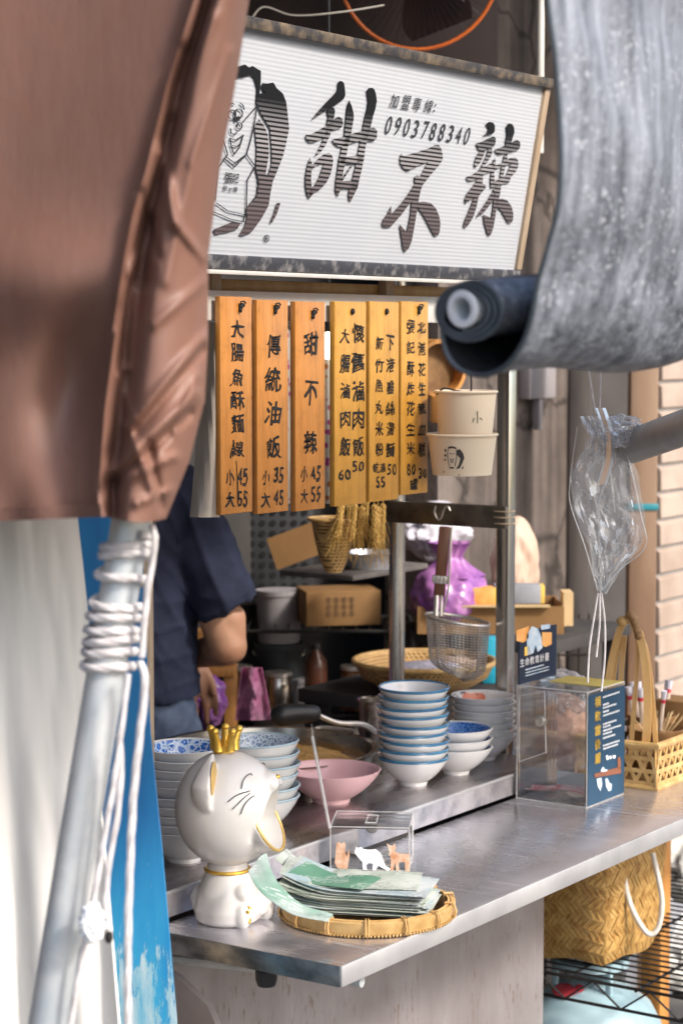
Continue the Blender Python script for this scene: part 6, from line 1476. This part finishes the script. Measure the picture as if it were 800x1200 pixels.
mb = MB(); mb.grid(lambda u, v: Pd(275+u*44*(.55+.45*v)+8*(1-v), 782+v*62, 4.45+.02*fbm(Vector((u*4, v*4, 0)))+.02*math.sin(u*9)), 24, 20); mb.solo('pink_bag', 'pink_plastic', 'glossy pink plastic bag hanging beside the orange stool', 'bag', mods=[('SOLIDIFY', dict(thickness=.0015))])
q = Pd(243, 822, 4.6); crumple(q, (.045, .04, .06), .2, 2.5, 31).solo('purple_sack', 'purple_bag', 'purple bag low behind the hand of the person', 'bag')
q = Py(624, 444, 1.045); mb = MB(); mb.box((q.x-.07, 1.015, q.z-.05), (q.x+.07, 1.048, q.z+.05), .004); mb.box((q.x-.01, 1.02, q.z-.13), (q.x+.01, 1.04, q.z-.051), .003); mb.solo('junction_box', 'bucket', 'grey white electrical box on the concrete wall under the cloth roll', 'electrical box')
# wire rack at right, dark
q = Pd(660, 775, 5.1); rk3 = thing('wire_rack', 'dark wire rack standing against the concrete wall behind the donation box', 'rack', Vector((q.x, q.y, 0)))
mb = MB()
for k in range(6): mb.tube([Vector((q.x, q.y, 0))+RT*(-.06+.024*k), Vector((q.x, q.y, 1.0))+RT*(-.06+.024*k)], .0025, 6)
for z in (.3, .6, .8, .9, .98): mb.tube([Vector((q.x, q.y, z))-RT*.065, Vector((q.x, q.y, z))+RT*.065], .003, 6)
mb.build('wire_front', 'black_wire', rk3)
# bamboo steamer rings hanging right of the planks
q = Pd(510, 405, 4.35); t = thing('bamboo_steamer', 'round orange bamboo steamer hanging behind the last menu plank', 'steamer', q)
st_ax = ((RT*.5+FH*.85).normalized(), UZ, None); st_n = st_ax[0].cross(UZ); st_ax = (st_ax[0], UZ, st_n)
mb = MB(); mb.lathe([(.052, -.03), (.06, -.03), (.06, .03), (.052, .03), (.052, -.03)], Pd(508, 432, 4.35), 40, ((RT*.85+FH*.5).normalized(), UZ, (RT*.85+FH*.5).normalized().cross(UZ))); mb.build('outer_ring', 'orange_wood', t)
mb = MB(); mb.lathe([(0, 0), (.05, 0), (.05, .006), (0, .006)], Pd(508, 432, 4.36), 36, ((RT*.85+FH*.5).normalized(), UZ, (RT*.85+FH*.5).normalized().cross(UZ))); mb.build('slatted_base', 'bamboo_dark', t)
mb = MB(); mb.obox(Pd(512, 480, 4.33), (RT, FH, UZ), (.03, .05, .055), .006); mb.solo('wooden_block', 'orange_wood', 'small orange wooden block under the bamboo steamer', 'block')
mb = MB(); mb.obox(Pd(512, 512, 4.33), (RT, FH, UZ), (.16, .12, .012), .002); mb.solo('wall_shelf', 'post_dark', 'narrow dark shelf below the bamboo steamer', 'shelf')
# bulb and bead curtain behind the planks
q = Pd(385, 405, 4.4); t = thing('light_bulb', 'lit round bulb glimpsed between the menu planks', 'lamp', q)
mb = MB(); mb.ball(q, (.024, .024, .028), 14); mb.build('glass_bulb', 'bulb', t); mb = MB(); mb.tube([q+UZ*.028, q+UZ*.055], .013, 12); mb.tube([q+UZ*.055, q+UZ*.9], .003, 6); mb.build('socket', 'black', t)
t = thing('patterned_curtain', 'white curtain with purple and orange spots behind the menu planks', 'curtain', Pd(360, 580, 4.5))
def spotm():
    m, tt_, b = nodes('spotted_curtain'); b.inputs['Roughness'].default_value = .8; vo = tt_.nodes.new('ShaderNodeTexVoronoi'); vo.inputs['Scale'].default_value = 55; tt_.links.new(coord(tt_), vo.inputs['Vector'])
    f_ = ramp(tt_, vo.outputs[0], [(.32, 1.), (.36, 0.)]); hz = ramp(tt_, ntex(tt_, coord(tt_), 9, 2), [(.45, (.40, .05, .22)), (.55, (.42, .14, .04))]); tt_.links.new(mix_col(tt_, f_, (.66, .60, .52), hz), b.inputs['Base Color']); return m
mb = MB(); mb.grid(lambda u, v: Pd(255+u*175, 385+v*205, 4.5+.012*math.sin(u*40)), 60, 8); mb.build('fabric', spotm(), t, 60, mods=[('SOLIDIFY', dict(thickness=.002))])
mb = MB(); mb.tube([Pd(245, 384, 4.5), Pd(440, 384, 4.5)], .005, 8); mb.build('curtain_rod', 'post_dark', t)
# fan above the sign
fc_ = Pd(490, -38, 4.6); fr_ = 92*4.6/2500
fn_ = thing('wall_fan', 'dark fan with an orange ring guard above the sign', 'fan', fc_)
fax = (RT, UZ, (-FH-UZ*.15).normalized()); fax = (RT, fax[2].cross(RT).normalized(), fax[2])
mb = MB(); mb.tube(arc(fc_, fax[0], fax[1], fr_, 0, 2*math.pi*59/60, 59), .0042, 10, closed=True); mb.build('guard_ring', 'fan_orange', fn_)
mb = MB()
for k in range(60):
    a = 2*math.pi*k/60; d = fax[0]*math.cos(a)+fax[1]*math.sin(a); mb.tube([fc_+d*.03+fax[2]*.035, fc_+d*fr_*.6+fax[2]*.03, fc_+d*fr_], .0008, 4)
mb.build('guard_wires', 'fan_dark', fn_)
for k in range(3):
    a = 2*math.pi*k/3+.9; d = fax[0]*math.cos(a)+fax[1]*math.sin(a); s = fax[2].cross(d)
    mb = MB(); mb.grid(lambda u, v: fc_+d*(.03+u*(fr_*.82-.03))+s*((v-.5)*(.06+.09*math.sin(u*2.2)))+fax[2]*((v-.5)*.05), 12, 8); mb.build('blade', M('dull_red_blade', (.12, .02, .015), (.16, .03, .02), rough=.35) if k == 1 else 'fan_dark', fn_)
mb = MB(); mb.lathe([(0, .045), (.02, .045), (.03, .03), (.034, -.05), (.05, -.06), (.05, -.14), (0, -.14)], fc_, 28, fax); mb.build('hub', 'black', fn_)
mb = MB(); bk_ = fc_-fax[2]*.13; mb.tube([bk_, Vector((bk_.x, 1.46, bk_.z))], .018, 12); mb.build('wall_arm', 'black', fn_)
# thin cable on the dark wall above the sign
mb = MB(); mb.tube(smoothpts([Pd(296, 20, 4.3), Pd(310, 8, 4.3), Pd(345, 18, 4.3), Pd(400, 14, 4.3), Pd(450, 6, 4.3)]), .002, 6); mb.solo('cable', 'linen', 'thin pale cable looping above the top of the sign', 'cable')
# dark box behind the sign, upper left
a = Pd(290, -60, 4.95); b = Pd(560, 120, 4.95)
mb = MB(); mb.obox((a+b)/2+FH*.05, (RT, FH, UZ), (.62, .06, .42), .003); mb.solo('dark_box', M('dark_box', (.02, .012, .012), (.055, .03, .026), rough=.6, scale=5, stretch=(1, 1, .3)), 'dark box behind the fan above the sign', 'cupboard')
# white conduit at the right of the upper wall
q = Pd(633, 40, 4.6); mb = MB(); mb.tube([q+UZ*-.25, q+UZ*.4], .008, 10); mb.solo('conduit', 'rail', 'white conduit running down the wall right of the fan', 'conduit')

# ================================================================== PERSON
DP = 4.32
def H(x, y, d=0): return Pd(x, y, DP+d)
pcen = H(138, 700); person = thing('person', 'person in a navy t-shirt seen from behind, right arm bent at work', 'person', Vector((pcen.x, pcen.y, 0)))
PXa = (RT*.94+FH*.34).normalized(); PYa = UZ.cross(PXa)        # shoulder line, away from camera
PAX = (PXa, PYa, UZ); pc0 = Vector((pcen.x, pcen.y, 0))
def Q(x, y, z): return pc0+PXa*x+PYa*y+UZ*z
mb = MB()
mb.ball(Q(0, .02, 1.575), (.074, .095, .112), 20, PAX); mb.ball(Q(0, .085, 1.53), (.05, .04, .06), 14, PAX); mb.ball(Q(0, .118, 1.56), (.012, .018, .022), 10, PAX)
for s in (-1, 1): mb.ball(Q(s*.076, .015, 1.57), (.012, .022, .032), 10, PAX)
mb.capsule(Q(0, 0, 1.36), Q(0, .01, 1.50), .055, .05)
mb.ball(Q(0, 0, 1.25), (.165, .095, .16), 20, PAX); mb.ball(Q(0, .005, 1.05), (.14, .095, .18), 20, PAX); mb.ball(Q(0, 0, .90), (.155, .105, .13), 20, PAX)
sh_r = H(222, 612); el = H(267, 757, -.02); wr = H(221, 770, .17)
mb.capsule(sh_r, el.lerp(sh_r, .04), .052, .040, 18); mb.capsule(el, wr, .040, .025, 18); mb.capsule(H(268, 725, -.02), H(274, 762, -.02), .036, .026, 14)
# hand hanging from the wrist
pw_ = wr; pdn = (H(230, 800, .165)-H(224, 775, .165)).normalized(); psd = PXa
palm = wr+pdn*.045; mb.ball(palm, (.033, .015, .042), 14, (psd, pdn.cross(psd).normalized(), pdn))
for k, (off, L, cv_) in enumerate(((-.036, .062, .3), (-.012, .076, .15), (.013, .070, .2), (.036, .054, .35))):
    a = wr+pdn*.078+psd*off; b = a+pdn*(L*.5)+PYa*.004; c = b+(pdn*.85+PYa*cv_-psd*.1).normalized()*(L*.5); mb.capsule(a, b, .0088, .0082, 10); mb.capsule(b, c, .0082, .0070, 10)
a = wr+pdn*.03+psd*.028; b = a+(pdn*.9+psd*.35-FH*.4).normalized()*.032; mb.capsule(a, b, .0115, .0095, 10); mb.capsule(b, b+(pdn-FH*.3).normalized()*.024, .0095, .008, 10)
# left arm hanging forward
mb.capsule(Q(-.185, 0, 1.33), Q(-.235, .06, 1.07), .052, .042); mb.capsule(Q(-.235, .06, 1.07), Q(-.12, .26, 1.02), .042, .027); mb.ball(Q(-.09, .30, 1.01), (.04, .05, .02), 12, PAX)
for k in range(4): mb.capsule(Q(-.085+.016*k-.03, .335, 1.01), Q(-.07+.016*k-.03, .39, .995), .0088, .0072, 8)
mb.capsule(Q(-.055, .30, 1.01), Q(-.03, .335, 1.005), .011, .009, 8)
for s in (-1, 1):
    mb.capsule(Q(s*.085, 0, .86), Q(s*.09, .01, .47), .078, .052); mb.capsule(Q(s*.09, .01, .47), Q(s*.09, -.01, .09), .052, .037); mb.capsule(Q(s*.09, -.02, .045), Q(s*.095, .13, .038), .04, .036)
remesh_obj(mb, 'body', 'skin', person, .0042, 9)
mb = MB()
mb.ball(Q(0, 0, 1.25), (.185, .118, .15), 24, PAX); mb.capsule(Q(-.13, 0, 1.335), Q(.13, 0, 1.335), .07, .07)
mb.lathe([(0, 1.345), (.158, 1.34), (.166, 1.15), (.166, 1.0), (.178, .93), (0, .93)], pc0, 40, PAX, 1, .72)
# right sleeve: wide short cone with a slanted hem
sd_ = (el-sh_r).normalized()
hem_c = H(270, 714, -.015); top_c = H(222, 612, 0); dirs = (hem_c-top_c).normalized(); sxx = (RT*.86+UZ*.5).normalized(); sxx = (sxx-dirs*sxx.dot(dirs)).normalized(); syy = dirs.cross(sxx)
mb.lathe([(0, -.03), (.045, -.025), (.062, 0), (.069, .07), (.066, (hem_c-top_c).length), (0, (hem_c-top_c).length)], top_c, 32, (sxx, syy, dirs))
mb.capsule(H(160, 590), H(222, 615), .07, .058)
mb.capsule(Q(-.15, 0, 1.33), Q(-.215, .035, 1.16), .068, .070)
def folds(p):
    a = p.dot((RT*.9+UZ*.45).normalized()); b = p.dot((UZ*.9-RT*.45).normalized())
    r = 1-abs(mn.noise(Vector((a*17, b*4.5, p.dot(FH)*6)))); r2 = 1-abs(mn.noise(Vector((a*6+9, b*16, 3))))
    return .010*(r**5-.35)+.005*(r2**6-.3)
remesh_obj(mb, 'tshirt', 'navy_shirt', person, .006, 8, disp=folds)
mb = MB(); mb.lathe([(0, .965), (.146, .965), (.160, .90), (.176, .82), (0, .78)], pc0, 40, PAX, 1, .74)
for s in (-1, 1): mb.capsule(Q(s*.088, 0, .84), Q(s*.092, .01, .47), .092, .068); mb.capsule(Q(s*.092, .01, .47), Q(s*.092, -.01, .10), .068, .058)
remesh_obj(mb, 'trousers', 'denim', person, .006, 6, disp=lambda p: .007*((1-abs(mn.noise(p*13)))**5-.3))
mb = MB(); mb.ball(Q(0, -.005, 1.605), (.084, .100, .098), 20, PAX); mb.ball(Q(0, -.05, 1.55), (.078, .065, .085), 16, PAX)
remesh_obj(mb, 'hair', 'hair', person, .006, 4)
